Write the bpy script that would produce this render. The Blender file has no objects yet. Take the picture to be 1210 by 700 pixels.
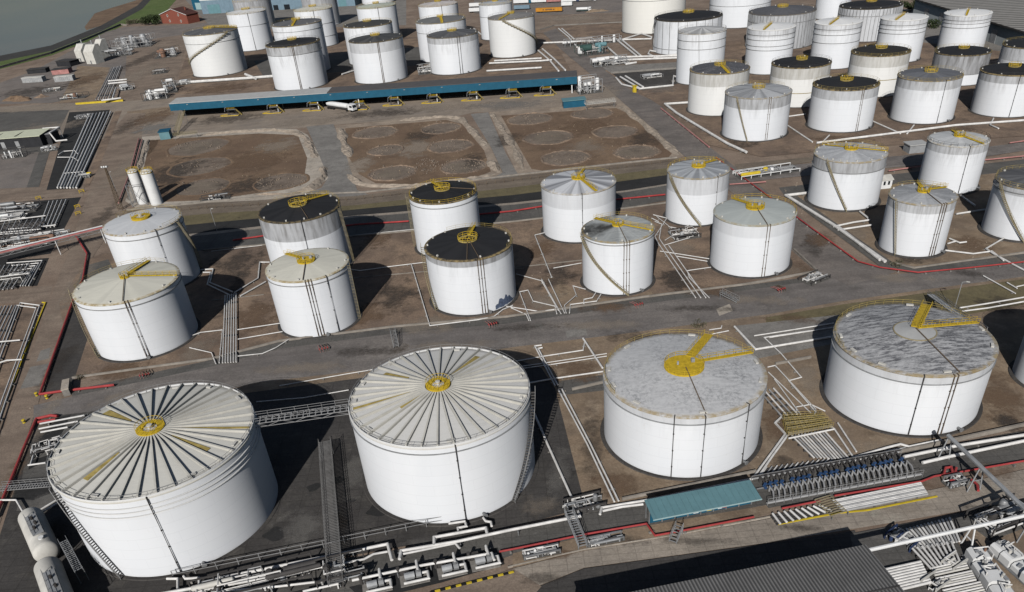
import bpy, math, random
from mathutils import Vector, Matrix
random.seed(7)
S = bpy.context.scene
C = S.collection
PI = math.pi
# ---------------------------------------------------------------- camera (solved from the photo; metres, drone 100 m up)
FW = Vector((0.0, 0.81219, -0.5834)); RT = Vector((0.99541, -0.05583, -0.07772)); UP = Vector((0.0957, 0.58072, 0.80846))
FL, CX, CY, HC = 908.41, 600.306, 509.689, 100.0
def W(px, py, z=0.0):
    """world point at height z that the photo shows at pixel (px, py)"""
    d = FW + RT*((px-CX)/FL) - UP*((py-CY)/FL)
    return Vector((0, 0, HC)) + d*((z-HC)/d.z)
def proj(P):
    q = P - Vector((0, 0, HC)); d = q.dot(FW)
    return CX + FL*q.dot(RT)/d, CY - FL*q.dot(UP)/d
cam = bpy.data.objects.new('camera', bpy.data.cameras.new('camera')); C.objects.link(cam)
m = Matrix((RT, UP, -FW)).transposed().to_4x4(); m.translation = (0, 0, HC); cam.matrix_world = m
cd = cam.data; cd.sensor_fit = 'HORIZONTAL'; cd.sensor_width = 36; cd.lens = 36*FL/1210
cd.shift_x = (605-CX)/1210; cd.shift_y = (CY-350)/1210; cd.clip_start = 1; cd.clip_end = 8000
S.camera = cam
# ---------------------------------------------------------------- light
SUN_AZ, SUN_EL = math.radians(15.4), math.radians(31.1)     # shadows fall 15 deg right of +Y
w = bpy.data.worlds.new('World'); S.world = w; w.use_nodes = True
nt = w.node_tree; bg = nt.nodes['Background']; sky = nt.nodes.new('ShaderNodeTexSky'); sky.sky_type = 'NISHITA'
sky.sun_disc = False; sky.sun_elevation = SUN_EL; sky.sun_rotation = PI + SUN_AZ
nt.links.new(sky.outputs[0], bg.inputs[0]); bg.inputs[1].default_value = 0.05
sl = bpy.data.lights.new('sun', 'SUN'); sl.energy = 5.0; sl.angle = math.radians(.5); sl.color = (1, .975, .94)
so = bpy.data.objects.new('sun', sl); C.objects.link(so)
sd = Vector((math.sin(SUN_AZ)*math.cos(SUN_EL), math.cos(SUN_AZ)*math.cos(SUN_EL), -math.sin(SUN_EL)))
so.rotation_euler = sd.to_track_quat('-Z', 'Y').to_euler()
so.location = (0, -50, 200)
S.view_settings.view_transform = 'Standard'; S.view_settings.look = 'None'; S.view_settings.exposure = -0.36; S.view_settings.gamma = 1
S.render.engine = 'CYCLES'; S.cycles.diffuse_bounces = 0; S.cycles.max_bounces = 6
# ---------------------------------------------------------------- materials
M = {}
class NB:
    def __init__(s, name, rough=.8, metal=0.0):
        s.m = bpy.data.materials.new(name); s.m.use_nodes = True; s.t = s.m.node_tree; s.b = s.t.nodes['Principled BSDF']
        s.b.inputs['Roughness'].default_value = rough; s.b.inputs['Metallic'].default_value = metal
        s.b.inputs['Specular IOR Level'].default_value = .25
        M[name] = s.m
    def n(s, typ, **kw):
        x = s.t.nodes.new('ShaderNode'+typ)
        for k, v in kw.items():
            if k.startswith('i_'): x.inputs[k[2:]].default_value = v
            elif k[0] == 'I': x.inputs[int(k[1:])].default_value = v
            else: setattr(x, k, v)
        return x
    def l(s, a, b): s.t.links.new(a, b)
    def pos(s): return s.n('NewGeometry').outputs['Position']
    def obj(s): return s.n('TexCoord').outputs['Object']
    def noise(s, vec, scale, detail=4, rough=.6, sx=(1, 1, 1), rot=0.0):
        mp = s.n('Mapping'); mp.inputs['Scale'].default_value = sx; mp.inputs['Rotation'].default_value = (0, 0, rot); s.l(vec, mp.inputs[0])
        x = s.n('TexNoise'); x.inputs['Scale'].default_value = scale; x.inputs['Detail'].default_value = detail; x.inputs['Roughness'].default_value = rough
        s.l(mp.outputs[0], x.inputs['Vector']); return x.outputs['Fac']
    def ramp(s, f, a, b, ca=0.0, cb=1.0):
        x = s.n('MapRange'); x.inputs[1].default_value = a; x.inputs[2].default_value = b; x.inputs[3].default_value = ca; x.inputs[4].default_value = cb
        s.l(f, x.inputs[0]); return x.outputs[0]
    def mix(s, f, a, b, blend='MIX'):
        x = s.n('Mix', data_type='RGBA', blend_type=blend)
        for v, k in ((f, 0), (a, 6), (b, 7)):
            if isinstance(v, (int, float)): x.inputs[k].default_value = v
            elif isinstance(v, tuple): x.inputs[k].default_value = (*v, 1)
            else: s.l(v, x.inputs[k])
        return x.outputs[2]
    def math(s, op, a, b=None):
        x = s.n('Math', operation=op)
        for v, k in ((a, 0), (b, 1)):
            if v is None: continue
            if isinstance(v, (int, float)): x.inputs[k].default_value = v
            else: s.l(v, x.inputs[k])
        return x.outputs[0]
    def attr(s, name): return s.n('Attribute', attribute_type='OBJECT', attribute_name=name).outputs['Fac']
    def out(s, col): s.l(col, s.b.inputs['Base Color'])
    def bump(s, f, dist, strength=.6):
        x = s.n('Bump'); x.inputs['Distance'].default_value = dist; x.inputs['Strength'].default_value = strength
        s.l(f, x.inputs['Height']); s.l(x.outputs[0], s.b.inputs['Normal'])
def plain(name, c, rough=.7, metal=0.0, var=.35, sc=.35):
    b = NB(name, rough, metal); p = b.pos()
    f = b.ramp(b.noise(p, sc, 5, .65), .35, .7)
    d = tuple(x*(1-var) for x in c)
    b.out(b.mix(f, d, c)); return b.m
def groundmat(name, c1, c2, c3, big=.03, mid=.2, streak=None, cracks=0.0, spots=0.0):
    """c1 main, c2 second tone in large patches, c3 marks/stains; streak=angle for wheel tracks"""
    b = NB(name, .95); p = b.pos()
    f1 = b.ramp(b.noise(p, big, 6, .62), .40, .62)
    col = b.mix(f1, c1, c2)
    f2 = b.ramp(b.noise(p, mid, 8, .7), .5, .72)
    col = b.mix(b.math('MULTIPLY', f2, .75), col, c3)
    if streak is not None:
        f3 = b.ramp(b.noise(p, .28, 4, .6, (.04, 1, 1), -streak), .45, .66)
        col = b.mix(b.math('MULTIPLY', f3, .55), col, c3)
        f5 = b.ramp(b.noise(p, .9, 3, .6, (.02, 1, 1), -streak), .52, .7)
        col = b.mix(b.math('MULTIPLY', f5, .35), col, tuple(x*1.25 for x in c1))
    fa = b.ramp(b.noise(p, .075, 10, .78), .47, .60)
    col = b.mix(b.math('MULTIPLY', fa, .42), col, tuple(x*.45 for x in c1))
    fb = b.ramp(b.noise(p, .13, 9, .8, (1, 1, 1), 1.0), .55, .68)
    col = b.mix(b.math('MULTIPLY', fb, .40), col, tuple(min(.6, x*1.45+.01) for x in c1))
    f4 = b.noise(p, 2.2, 5, .75)
    col = b.mix(b.ramp(f4, .35, .72, 0, .75), col, tuple(x*.45 for x in c1), 'MIX')
    if spots:
        v = b.n('TexVoronoi', feature='F1'); v.inputs['Scale'].default_value = .09; b.l(p, v.inputs['Vector'])
        f6 = b.math('MULTIPLY', b.ramp(v.outputs['Distance'], .0, .34, 1, 0), b.ramp(b.noise(p, .5, 4), .42, .6))
        col = b.mix(b.math('MULTIPLY', f6, spots), col, tuple(x*.25 for x in c1))
    if cracks:
        br = b.n('TexBrick'); br.inputs['Scale'].default_value = cracks; br.inputs['Mortar Size'].default_value = .012; br.inputs['Color1'].default_value = (1, 1, 1, 1)
        br.inputs['Color2'].default_value = (.93, .93, .93, 1); br.inputs['Mortar'].default_value = (.72, .72, .72, 1); br.offset = 0
        mp = b.n('Mapping'); mp.inputs['Rotation'].default_value = (0, 0, .02); b.l(p, mp.inputs[0]); b.l(mp.outputs[0], br.inputs['Vector'])
        col = b.mix(.9, col, br.outputs['Color'], 'MULTIPLY')
    b.out(col); b.bump(f4, .12, .5); return b.m
groundmat('soil_yard', (0.280, 0.207, 0.157), (0.381, 0.297, 0.230), (0.146, 0.112, 0.090), .035, .12)
groundmat('soil_dark', (0.233, 0.171, 0.131), (0.382, 0.275, 0.193), (0.085, 0.073, 0.063), .055, .16, spots=.6)
groundmat('soil_tan', (0.362, 0.269, 0.185), (0.209, 0.160, 0.121), (0.502, 0.406, 0.302), .06, .14, spots=.6)
groundmat('soil_plot', (0.209, 0.140, 0.094), (0.308, 0.213, 0.138), (0.099, 0.069, 0.052), .045, .09)
groundmat('asphalt', (0.227, 0.205, 0.192), (0.302, 0.270, 0.243), (0.140, 0.126, 0.117), .045, .13, streak=math.radians(8), spots=.4)
groundmat('asphalt_diag', (0.220, 0.197, 0.180), (0.290, 0.250, 0.220), (0.140, 0.122, 0.114), .045, .13, streak=math.radians(100), spots=.4)
groundmat('track_brown', (0.291, 0.224, 0.174), (0.381, 0.302, 0.235), (0.168, 0.129, 0.103), .05, .12, streak=math.radians(78), spots=.4)
groundmat('forecourt', (0.363, 0.297, 0.237), (0.275, 0.237, 0.204), (0.440, 0.363, 0.286), .03, .08, streak=math.radians(2))
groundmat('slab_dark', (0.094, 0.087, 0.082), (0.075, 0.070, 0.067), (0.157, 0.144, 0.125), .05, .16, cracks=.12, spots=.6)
groundmat('slab_grey', (0.166, 0.158, 0.145), (0.123, 0.117, 0.110), (0.246, 0.226, 0.204), .05, .2, cracks=.15)
groundmat('concrete', (0.472, 0.406, 0.335), (0.380, 0.328, 0.275), (0.262, 0.230, 0.197), .06, .25, cracks=.16)
groundmat('concrete_pale', (0.609, 0.537, 0.450), (0.480, 0.421, 0.349), (0.319, 0.276, 0.232), .08, .3)
groundmat('concrete_grey', (0.315, 0.296, 0.270), (0.251, 0.235, 0.216), (0.164, 0.150, 0.141), .06, .3)
groundmat('rubble', (0.475, 0.383, 0.297), (0.317, 0.251, 0.198), (0.158, 0.125, 0.099), .12, .55)
groundmat('track_bed', (0.234, 0.191, 0.147), (0.185, 0.147, 0.117), (0.309, 0.253, 0.197), .1, .5, streak=math.radians(4))
groundmat('olive_bank', (0.211, 0.178, 0.099), (0.158, 0.132, 0.079), (0.106, 0.092, 0.059), .1, .4)
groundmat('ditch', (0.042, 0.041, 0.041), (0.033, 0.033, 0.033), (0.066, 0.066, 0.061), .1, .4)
groundmat('revetment', (0.073, 0.070, 0.066), (0.059, 0.057, 0.055), (0.106, 0.099, 0.086), .05, .3)
groundmat('turf', (0.120, 0.175, 0.050), (0.160, 0.200, 0.070), (0.080, 0.110, 0.040), .02, .2)
groundmat('yard_grey', (0.290, 0.250, 0.220), (0.230, 0.205, 0.190), (0.160, 0.140, 0.125), .03, .1)
groundmat('pad', (0.270, 0.215, 0.170), (0.180, 0.140, 0.110), (0.400, 0.330, 0.265), .09, .5)
def water():
    b = NB('river', .12); p = b.pos()
    f = b.ramp(b.noise(p, .004, 3, .5), .4, .65); b.out(b.mix(f, (.075, .062, .058), (.14, .105, .08)))
    b.b.inputs['Specular IOR Level'].default_value = .5; b.bump(b.noise(p, .6, 4), .05, .3)
water()
def wallmat():
    b = NB('tank_paint', .55); o = b.obj()
    sx = b.n('SeparateXYZ'); b.l(o, sx.inputs[0]); z = sx.outputs['Z']
    cm = b.n('CombineXYZ'); b.l(sx.outputs['X'], cm.inputs[0]); b.l(sx.outputs['Y'], cm.inputs[1])
    nrm = b.n('VectorMath', operation='NORMALIZE'); b.l(cm.outputs[0], nrm.inputs[0])
    cz = b.n('CombineXYZ'); b.l(b.math('MULTIPLY', z, .013), cz.inputs[2])
    ad = b.n('VectorMath', operation='ADD'); b.l(nrm.outputs[0], ad.inputs[0]); b.l(cz.outputs[0], ad.inputs[1])
    rnd = b.n('ObjectInfo').outputs['Random']; of = b.n('CombineXYZ'); b.l(b.math('MULTIPLY', rnd, 40), of.inputs[0])
    ad2 = b.n('VectorMath', operation='ADD'); b.l(ad.outputs[0], ad2.inputs[0]); b.l(of.outputs[0], ad2.inputs[1])
    st = b.noise(ad2.outputs[0], 9, 4, .62); wide = b.noise(ad2.outputs[0], 2.2, 3, .5)
    base = b.mix(b.ramp(wide, .35, .7), (.735, .755, .785), (.775, .79, .815))
    # height of the grey band
    bz = b.attr('band_z'); bd = b.attr('band_dark')
    inb = b.ramp(b.math('SUBTRACT', z, bz), -.12, .12)
    band = b.math('MULTIPLY', inb, bd)
    base = b.mix(b.math('MINIMUM', b.math('MULTIPLY', band, b.ramp(st, .3, .7, 1.25, 2.0)), .92), base, (.20, .20, .205))
    h = b.attr('tank_h'); top = b.ramp(b.math('DIVIDE', z, h), .25, 1.0)
    sk = b.math('MULTIPLY', b.math('MULTIPLY', b.ramp(st, .46, .72), b.math('MULTIPLY', b.attr('streak'), 1.1)), b.ramp(top, .3, 1, .03, 1.0))
    base = b.mix(sk, base, (.16, .15, .14))
    yel = b.attr('warm'); base = b.mix(yel, base, (.80, .75, .62))
    # course seams and grime at the foot
    cour = b.math('FRACT', b.math('DIVIDE', z, 2.4)); seam = b.math('LESS_THAN', cour, .03)
    base = b.mix(b.math('MULTIPLY', seam, .04), base, (.3, .3, .3))
    at2 = b.math('ARCTAN2', sx.outputs['Y'], sx.outputs['X']); uv = b.n('CombineXYZ'); b.l(b.math('MULTIPLY', at2, b.attr('tank_r')), uv.inputs[0]); b.l(z, uv.inputs[1])
    br = b.n('TexBrick'); br.inputs['Scale'].default_value = 1; br.inputs['Brick Width'].default_value = 7.5; br.inputs['Row Height'].default_value = 2.4; br.inputs['Mortar Size'].default_value = .05
    br.inputs['Color1'].default_value = (1, 1, 1, 1); br.inputs['Color2'].default_value = (.985, .985, .985, 1); br.inputs['Mortar'].default_value = (.945, .945, .945, 1); b.l(uv.outputs[0], br.inputs['Vector'])
    base = b.mix(1.0, base, br.outputs['Color'], 'MULTIPLY')
    rs = b.math('MULTIPLY', b.ramp(b.noise(ad2.outputs[0], 30, 4, .7), .66, .76), b.ramp(b.noise(o, .12, 3), .5, .65))
    base = b.mix(b.math('MULTIPLY', rs, .5), base, (.34, .22, .12))
    low = b.math('MULTIPLY', b.ramp(z, 0, .9, 1, 0), b.ramp(b.noise(o, .5, 5), .35, .7))
    base = b.mix(b.math('MULTIPLY', low, .5), base, (.16, .13, .10))
    b.out(base)
wallmat()
def roofmat():
    b = NB('tank_roof', .75); o = b.obj(); oi = b.n('ObjectInfo'); col = oi.outputs['Color']
    sx = b.n('SeparateXYZ'); b.l(o, sx.inputs[0])
    cm = b.n('CombineXYZ'); b.l(sx.outputs['X'], cm.inputs[0]); b.l(sx.outputs['Y'], cm.inputs[1])
    ln = b.n('VectorMath', operation='LENGTH'); b.l(cm.outputs[0], ln.inputs[0]); nrm = b.n('VectorMath', operation='NORMALIZE'); b.l(cm.outputs[0], nrm.inputs[0])
    of = b.n('CombineXYZ'); b.l(b.math('MULTIPLY', oi.outputs['Random'], 50), of.inputs[0]); b.l(b.math('MULTIPLY', oi.outputs['Random'], 30), of.inputs[2])
    ad = b.n('VectorMath', operation='ADD'); b.l(nrm.outputs[0], ad.inputs[0]); b.l(of.outputs[0], ad.inputs[1])
    ad2 = b.n('VectorMath', operation='ADD'); b.l(o, ad2.inputs[0]); b.l(of.outputs[0], ad2.inputs[1])
    rad = b.ramp(b.noise(ad.outputs[0], 3.2, 2, .5), .42, .58)
    mot = b.ramp(b.noise(ad2.outputs[0], 1.0, 10, .82, (.28, 1.4, 1), .15), .46, .58)
    mo2 = b.ramp(b.noise(ad2.outputs[0], .12, 4, .6), .38, .68)
    dk = b.mix(1.0, col, (.17, .172, .19), 'MULTIPLY')
    c = b.mix(b.math('MULTIPLY', rad, b.attr('radial')), col, dk)
    c = b.mix(b.math('MINIMUM', b.math('MULTIPLY', b.math('MULTIPLY', mot, b.ramp(mo2, 0, 1, .35, 1)), b.attr('mottle')), .96), c, dk)
    blo = b.ramp(b.noise(ad2.outputs[0], 1.15, 10, .84), .47, .57)
    c = b.mix(b.math('MULTIPLY', b.math('MULTIPLY', blo, b.attr('blotch')), b.ramp(b.noise(ad2.outputs[0], .16, 5, .65), .38, .62, .15, 1.0)), c, b.mix(1.0, col, (.38, .385, .40), 'MULTIPLY'))
    li = b.ramp(b.noise(ad2.outputs[0], .9, 6, .7), .6, .8)
    c = b.mix(b.math('MULTIPLY', li, b.attr('flake')), c, (.62, .62, .6))
    li2 = b.ramp(b.noise(ad2.outputs[0], 2.6, 4, .7, (.5, 1.2, 1)), .52, .66)
    c = b.mix(b.math('MULTIPLY', b.math('MULTIPLY', li2, b.attr('flake')), .28), c, (.60, .60, .6))
    sn = b.n('SeparateXYZ'); b.l(nrm.outputs[0], sn.inputs[0])
    sta = b.math('MULTIPLY', b.ramp(b.math('ADD', b.math('MULTIPLY', sn.outputs['X'], -1), b.math('MULTIPLY', b.noise(o, .35, 5), .5)), .95, 1.25), b.attr('stain'))
    c = b.mix(sta, c, (.035, .033, .03))
    fr = b.math('DIVIDE', ln.outputs['Value'], b.attr('tank_r'))
    ru = b.math('MULTIPLY', b.ramp(fr, .94, .985), b.ramp(b.noise(ad2.outputs[0], .8, 5), .35, .6))
    c = b.mix(b.math('MULTIPLY', ru, b.attr('rust')), c, (.33, .25, .12))
    b.out(c)
roofmat()
plain('yellow', (.70, .48, .035), .55, var=.35, sc=1.3)
plain('yellow_dull', (.52, .40, .13), .7, var=.45, sc=.8)
plain('rail_grey', (.33, .33, .33), .6)
plain('steel_dark', (.075, .07, .068), .7)
plain('steel', (.30, .305, .31), .5, .3)
plain('tray_grey', (.22, .215, .21), .7)
plain('galv', (.42, .43, .44), .55, .2)
plain('pipe_white', (.82, .80, .77), .5, var=.30, sc=.5)
plain('pipe_grey', (.42, .42, .42), .55, var=.35)
plain('pipe_rust', (.28, .16, .11), .8)
plain('line_brown', (.17, .125, .085), .8)
plain('stair_tan', (.40, .34, .21), .8, var=.4, sc=.6)
plain('stair_dark', (.13, .125, .12), .8)
plain('red', (.42, .06, .06), .55, var=.3)
plain('pink', (.52, .25, .23), .7)
plain('white', (.78, .78, .77), .5, var=.12)
plain('rafter_cream', (.62, .60, .54), .6, var=.2)
plain('offwhite', (.66, .64, .59), .6, var=.25)
plain('blue_clad', (.016, .105, .175), .5, var=.2)
plain('blue_pale', (.19, .275, .34), .6, var=.2)
plain('teal_roof', (.14, .27, .30), .6, var=.15)
plain('teal_light', (.33, .46, .47), .6, var=.1)
plain('blue_valve', (.035, .085, .2), .5)
plain('roof_pale', (.47, .47, .46), .7, var=.15)
plain('roof_dark', (.105, .10, .10), .8, var=.15)
plain('roof_cream', (.60, .62, .47), .7, var=.12)
plain('wall_dark', (.035, .036, .04), .8)
plain('wall_green', (.05, .10, .09), .8)
plain('brick_red', (.25, .08, .055), .85, var=.2, sc=1.2)
plain('tile_red', (.10, .045, .038), .85, var=.3)
plain('glass', (.02, .025, .03), .2)
plain('rubber', (.015, .015, .015), .8)
plain('orange', (.62, .27, .03), .6)
plain('kerb_yellow', (.70, .52, .04), .7, var=.3, sc=.6)
plain('wall_conc', (.34, .305, .265), .9, var=.4)
plain('wall_grey', (.50, .54, .55), .8, var=.15)
plain('leaf', (.045, .065, .025), .9, var=.5, sc=1)
plain('leaf_grey', (.15, .14, .09), .9, var=.5, sc=1)
plain('bark', (.09, .065, .045), .9)
plain('smear_blue', (.13, .17, .26), .7, var=.5, sc=1.2)
plain('navy', (.03, .05, .12), .7)
def corrugated(name, c, pitch, ang):
    b = NB(name, .7); p = b.pos(); mp = b.n('Mapping'); mp.inputs['Rotation'].default_value = (0, 0, -ang); b.l(p, mp.inputs[0])
    sx = b.n('SeparateXYZ'); b.l(mp.outputs[0], sx.inputs[0])
    f = b.math('PINGPONG', b.math('DIVIDE', sx.outputs['X'], pitch), 1.0)
    n = b.ramp(b.noise(p, .25, 6, .7), .3, .75)
    c2 = b.mix(n, tuple(x*.7 for x in c), c)
    b.out(b.mix(b.ramp(f, .45, .6, 0, .8), c2, tuple(x*.28 for x in c))); b.bump(f, .12, 1.0)
def stainmat(name, col, col2):
    b = NB(name, .95); o = b.obj(); p = b.pos()
    ln = b.n('VectorMath', operation='LENGTH'); b.l(o, ln.inputs[0])
    f = b.math('SUBTRACT', 1.0, ln.outputs['Value'])
    n = b.noise(p, .16, 9, .74); n2 = b.noise(p, .9, 6, .7)
    f = b.math('ADD', f, b.math('MULTIPLY', b.math('SUBTRACT', n, .5), 2.6))
    al = b.math('MULTIPLY', b.math('MULTIPLY', b.ramp(f, .30, .75), b.ramp(ln.outputs['Value'], .75, 1.0, 1, 0)), b.math('MULTIPLY', b.attr('strength'), b.ramp(n2, .3, .6, .35, 1)))
    b.out(b.mix(b.ramp(n2, .35, .65), col, col2)); b.l(al, b.b.inputs['Alpha'])
stainmat('stain_dark', (.055, .048, .043), (.08, .066, .056)); stainmat('stain_pale', (.44, .37, .295), (.34, .28, .225)); stainmat('stain_rust', (.225, .145, .092), (.17, .115, .078)); stainmat('stain_grey', (.30, .285, .265), (.22, .21, .195))
# ---------------------------------------------------------------- mesh builder
class MB:
    def __init__(s): s.v = []; s.f = []; s.mi = []; s.cur = 0
    def q(s, vs, fs):
        o = len(s.v); s.v += [tuple(x) for x in vs]
        for f in fs: s.f.append(tuple(i+o for i in f)); s.mi.append(s.cur)
    def box(s, c, sz, rot=0.0):
        x, y, z = (k/2 for k in sz); cr, sr = math.cos(rot), math.sin(rot); vs = []
        for dz in (-z, z):
            for dx, dy in ((-x, -y), (x, -y), (x, y), (-x, y)): vs.append((c[0]+dx*cr-dy*sr, c[1]+dx*sr+dy*cr, c[2]+dz))
        s.q(vs, [(3, 2, 1, 0), (4, 5, 6, 7), (0, 1, 5, 4), (1, 2, 6, 5), (2, 3, 7, 6), (3, 0, 4, 7)])
    def prism(s, poly, z0, z1):
        n = len(poly)
        a = sum(poly[i][0]*poly[(i+1) % n][1]-poly[(i+1) % n][0]*poly[i][1] for i in range(n))
        if a < 0: poly = poly[::-1]
        vs = [(p[0], p[1], z0) for p in poly]+[(p[0], p[1], z1) for p in poly]
        s.q(vs, [tuple(range(n))[::-1], tuple(range(n, 2*n))]+[(i, (i+1) % n, (i+1) % n+n, i+n) for i in range(n)])
    def sheet(s, poly, z):
        n = len(poly)
        a = sum(poly[i][0]*poly[(i+1) % n][1]-poly[(i+1) % n][0]*poly[i][1] for i in range(n))
        if a < 0: poly = poly[::-1]
        s.q([(p[0], p[1], z) for p in poly], [tuple(range(n))])
    def tube(s, pts, r, n=8, caps=True, r2=None):
        pts = [Vector(p) for p in pts]; k = len(pts); rings = []
        for i, p in enumerate(pts):
            d0 = (p-pts[i-1]).normalized() if i else (pts[1]-p).normalized()
            d1 = (pts[i+1]-p).normalized() if i < k-1 else d0
            t = (d0+d1); t = t.normalized() if t.length > 1e-4 else d0
            sc = 1/max(.45, d0.dot(t))
            up = Vector((0, 0, 1)) if abs(t.z) < .9 else Vector((0, 1, 0))
            a = t.cross(up).normalized(); b = a.cross(t).normalized()
            bis = d1-d0
            rr = r if r2 is None else r+(r2-r)*i/(k-1)
            ring = []
            for j in range(n):
                an = 2*PI*j/n+PI/n; v = a*math.cos(an)*rr+b*math.sin(an)*rr
                if bis.length > 1e-3:
                    bn = bis.normalized(); v += bn*(v.dot(bn))*(sc-1)
                ring.append(p+v)
            rings.append(ring)
        fs = []
        for i in range(k-1):
            for j in range(n):
                j2 = (j+1) % n; fs.append((i*n+j2, i*n+j, (i+1)*n+j, (i+1)*n+j2))
        if caps: fs.append(tuple(range(n))); fs.append(tuple(range((k-1)*n, k*n))[::-1])
        s.q([v for r_ in rings for v in r_], fs)
    def lathe(s, prof, n=32, c=(0, 0), a0=0.0, a1=2*PI):
        full = abs(a1-a0-2*PI) < 1e-6; m = n if full else n+1; vs = []
        for i in range(m):
            a = a0+(a1-a0)*i/n
            for r, z in prof: vs.append((c[0]+r*math.cos(a), c[1]+r*math.sin(a), z))
        k = len(prof); fs = []
        for i in range(n):
            i2 = (i+1) % m
            for j in range(k-1): fs.append((i*k+j, i2*k+j, i2*k+j+1, i*k+j+1))
        s.q(vs, fs)
    def build(s, name, mat, parent=None, loc=None, smooth=False):
        me = bpy.data.meshes.new(name); me.from_pydata(s.v, [], s.f)
        for mm in (mat if isinstance(mat, (list, tuple)) else [mat]): me.materials.append(M[mm])
        if isinstance(mat, (list, tuple)): me.polygons.foreach_set('material_index', s.mi)
        if smooth: me.polygons.foreach_set('use_smooth', [True]*len(me.polygons))
        me.update()
        o = bpy.data.objects.new(name, me); C.objects.link(o)
        if parent is not None: o.parent = parent
        if loc is not None: o.location = loc
        return o
def smooth_by_angle(o, deg=35):
    me = o.data; me.polygons.foreach_set('use_smooth', [True]*len(me.polygons))
    try: me.set_sharp_from_angle(angle=math.radians(deg))
    except Exception: pass
def tag(o, label, cat, group=None, kind=None):
    o['label'] = label; o['category'] = cat
    if group: o['group'] = group
    if kind: o['kind'] = kind
    return o
def thing(name, label, cat, loc, group=None, rz=0.0):
    o = bpy.data.objects.new(name, None); C.objects.link(o); o.location = loc; o.rotation_euler = (0, 0, rz); o.empty_display_size = 1
    return tag(o, label, cat, group)
def structure(name, mb, mat, z=None):
    o = mb.build(name, mat); o['kind'] = 'structure'; return o
def copy_tree(o, parent=None):
    c = o.copy(); C.objects.link(c); c.parent = parent
    for ch in [x for x in bpy.data.objects if x.parent is o]: copy_tree(ch, c)
    return c
# ---------------------------------------------------------------- ground sheets
g = MB(); g.sheet([(-2600, -300), (2600, -300), (2600, 4200), (-2600, 4200)], 0.0); structure('ground', g, 'soil_yard')
_polys = []
def _seg(p, q, r, s):
    def o(a, b_, c_): return (b_[0]-a[0])*(c_[1]-a[1])-(b_[1]-a[1])*(c_[0]-a[0])
    return o(p, q, r)*o(p, q, s) <= 0 and o(r, s, p)*o(r, s, q) <= 0
def _inside(p, poly):
    c_ = False; n = len(poly)
    for i in range(n):
        x0, y0 = poly[i][:2]; x1, y1 = poly[i-1][:2]
        if (y0 > p[1]) != (y1 > p[1]) and p[0] < (x1-x0)*(p[1]-y0)/(y1-y0)+x0: c_ = not c_
    return c_
def _overlap(A, B):
    for k in (0, 1):
        if max(p[k] for p in A) < min(p[k] for p in B) or max(p[k] for p in B) < min(p[k] for p in A): return False
    if _inside(A[0], B) or _inside(B[0], A): return True
    return any(_seg(A[i-1], A[i], B[j-1], B[j]) for i in range(len(A)) for j in range(len(B)))
def level(poly):
    """height of a sheet: 8 mm above the highest sheet it lies on"""
    poly = [(p[0], p[1]) for p in poly]; z = 0.0
    for q, zq in _polys:
        if zq > z-1e-6 and _overlap(poly, q): z = max(z, zq)
    z += .008; _polys.append((poly, z)); return z
def sheet(name, mat, px):
    b = MB(); pts = [W(*p) for p in px]; b.sheet(pts, level(pts)); return structure(name, b, mat)
def strip(name, mat, top, bot): return sheet(name, mat, list(top)+list(bot)[::-1])
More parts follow.
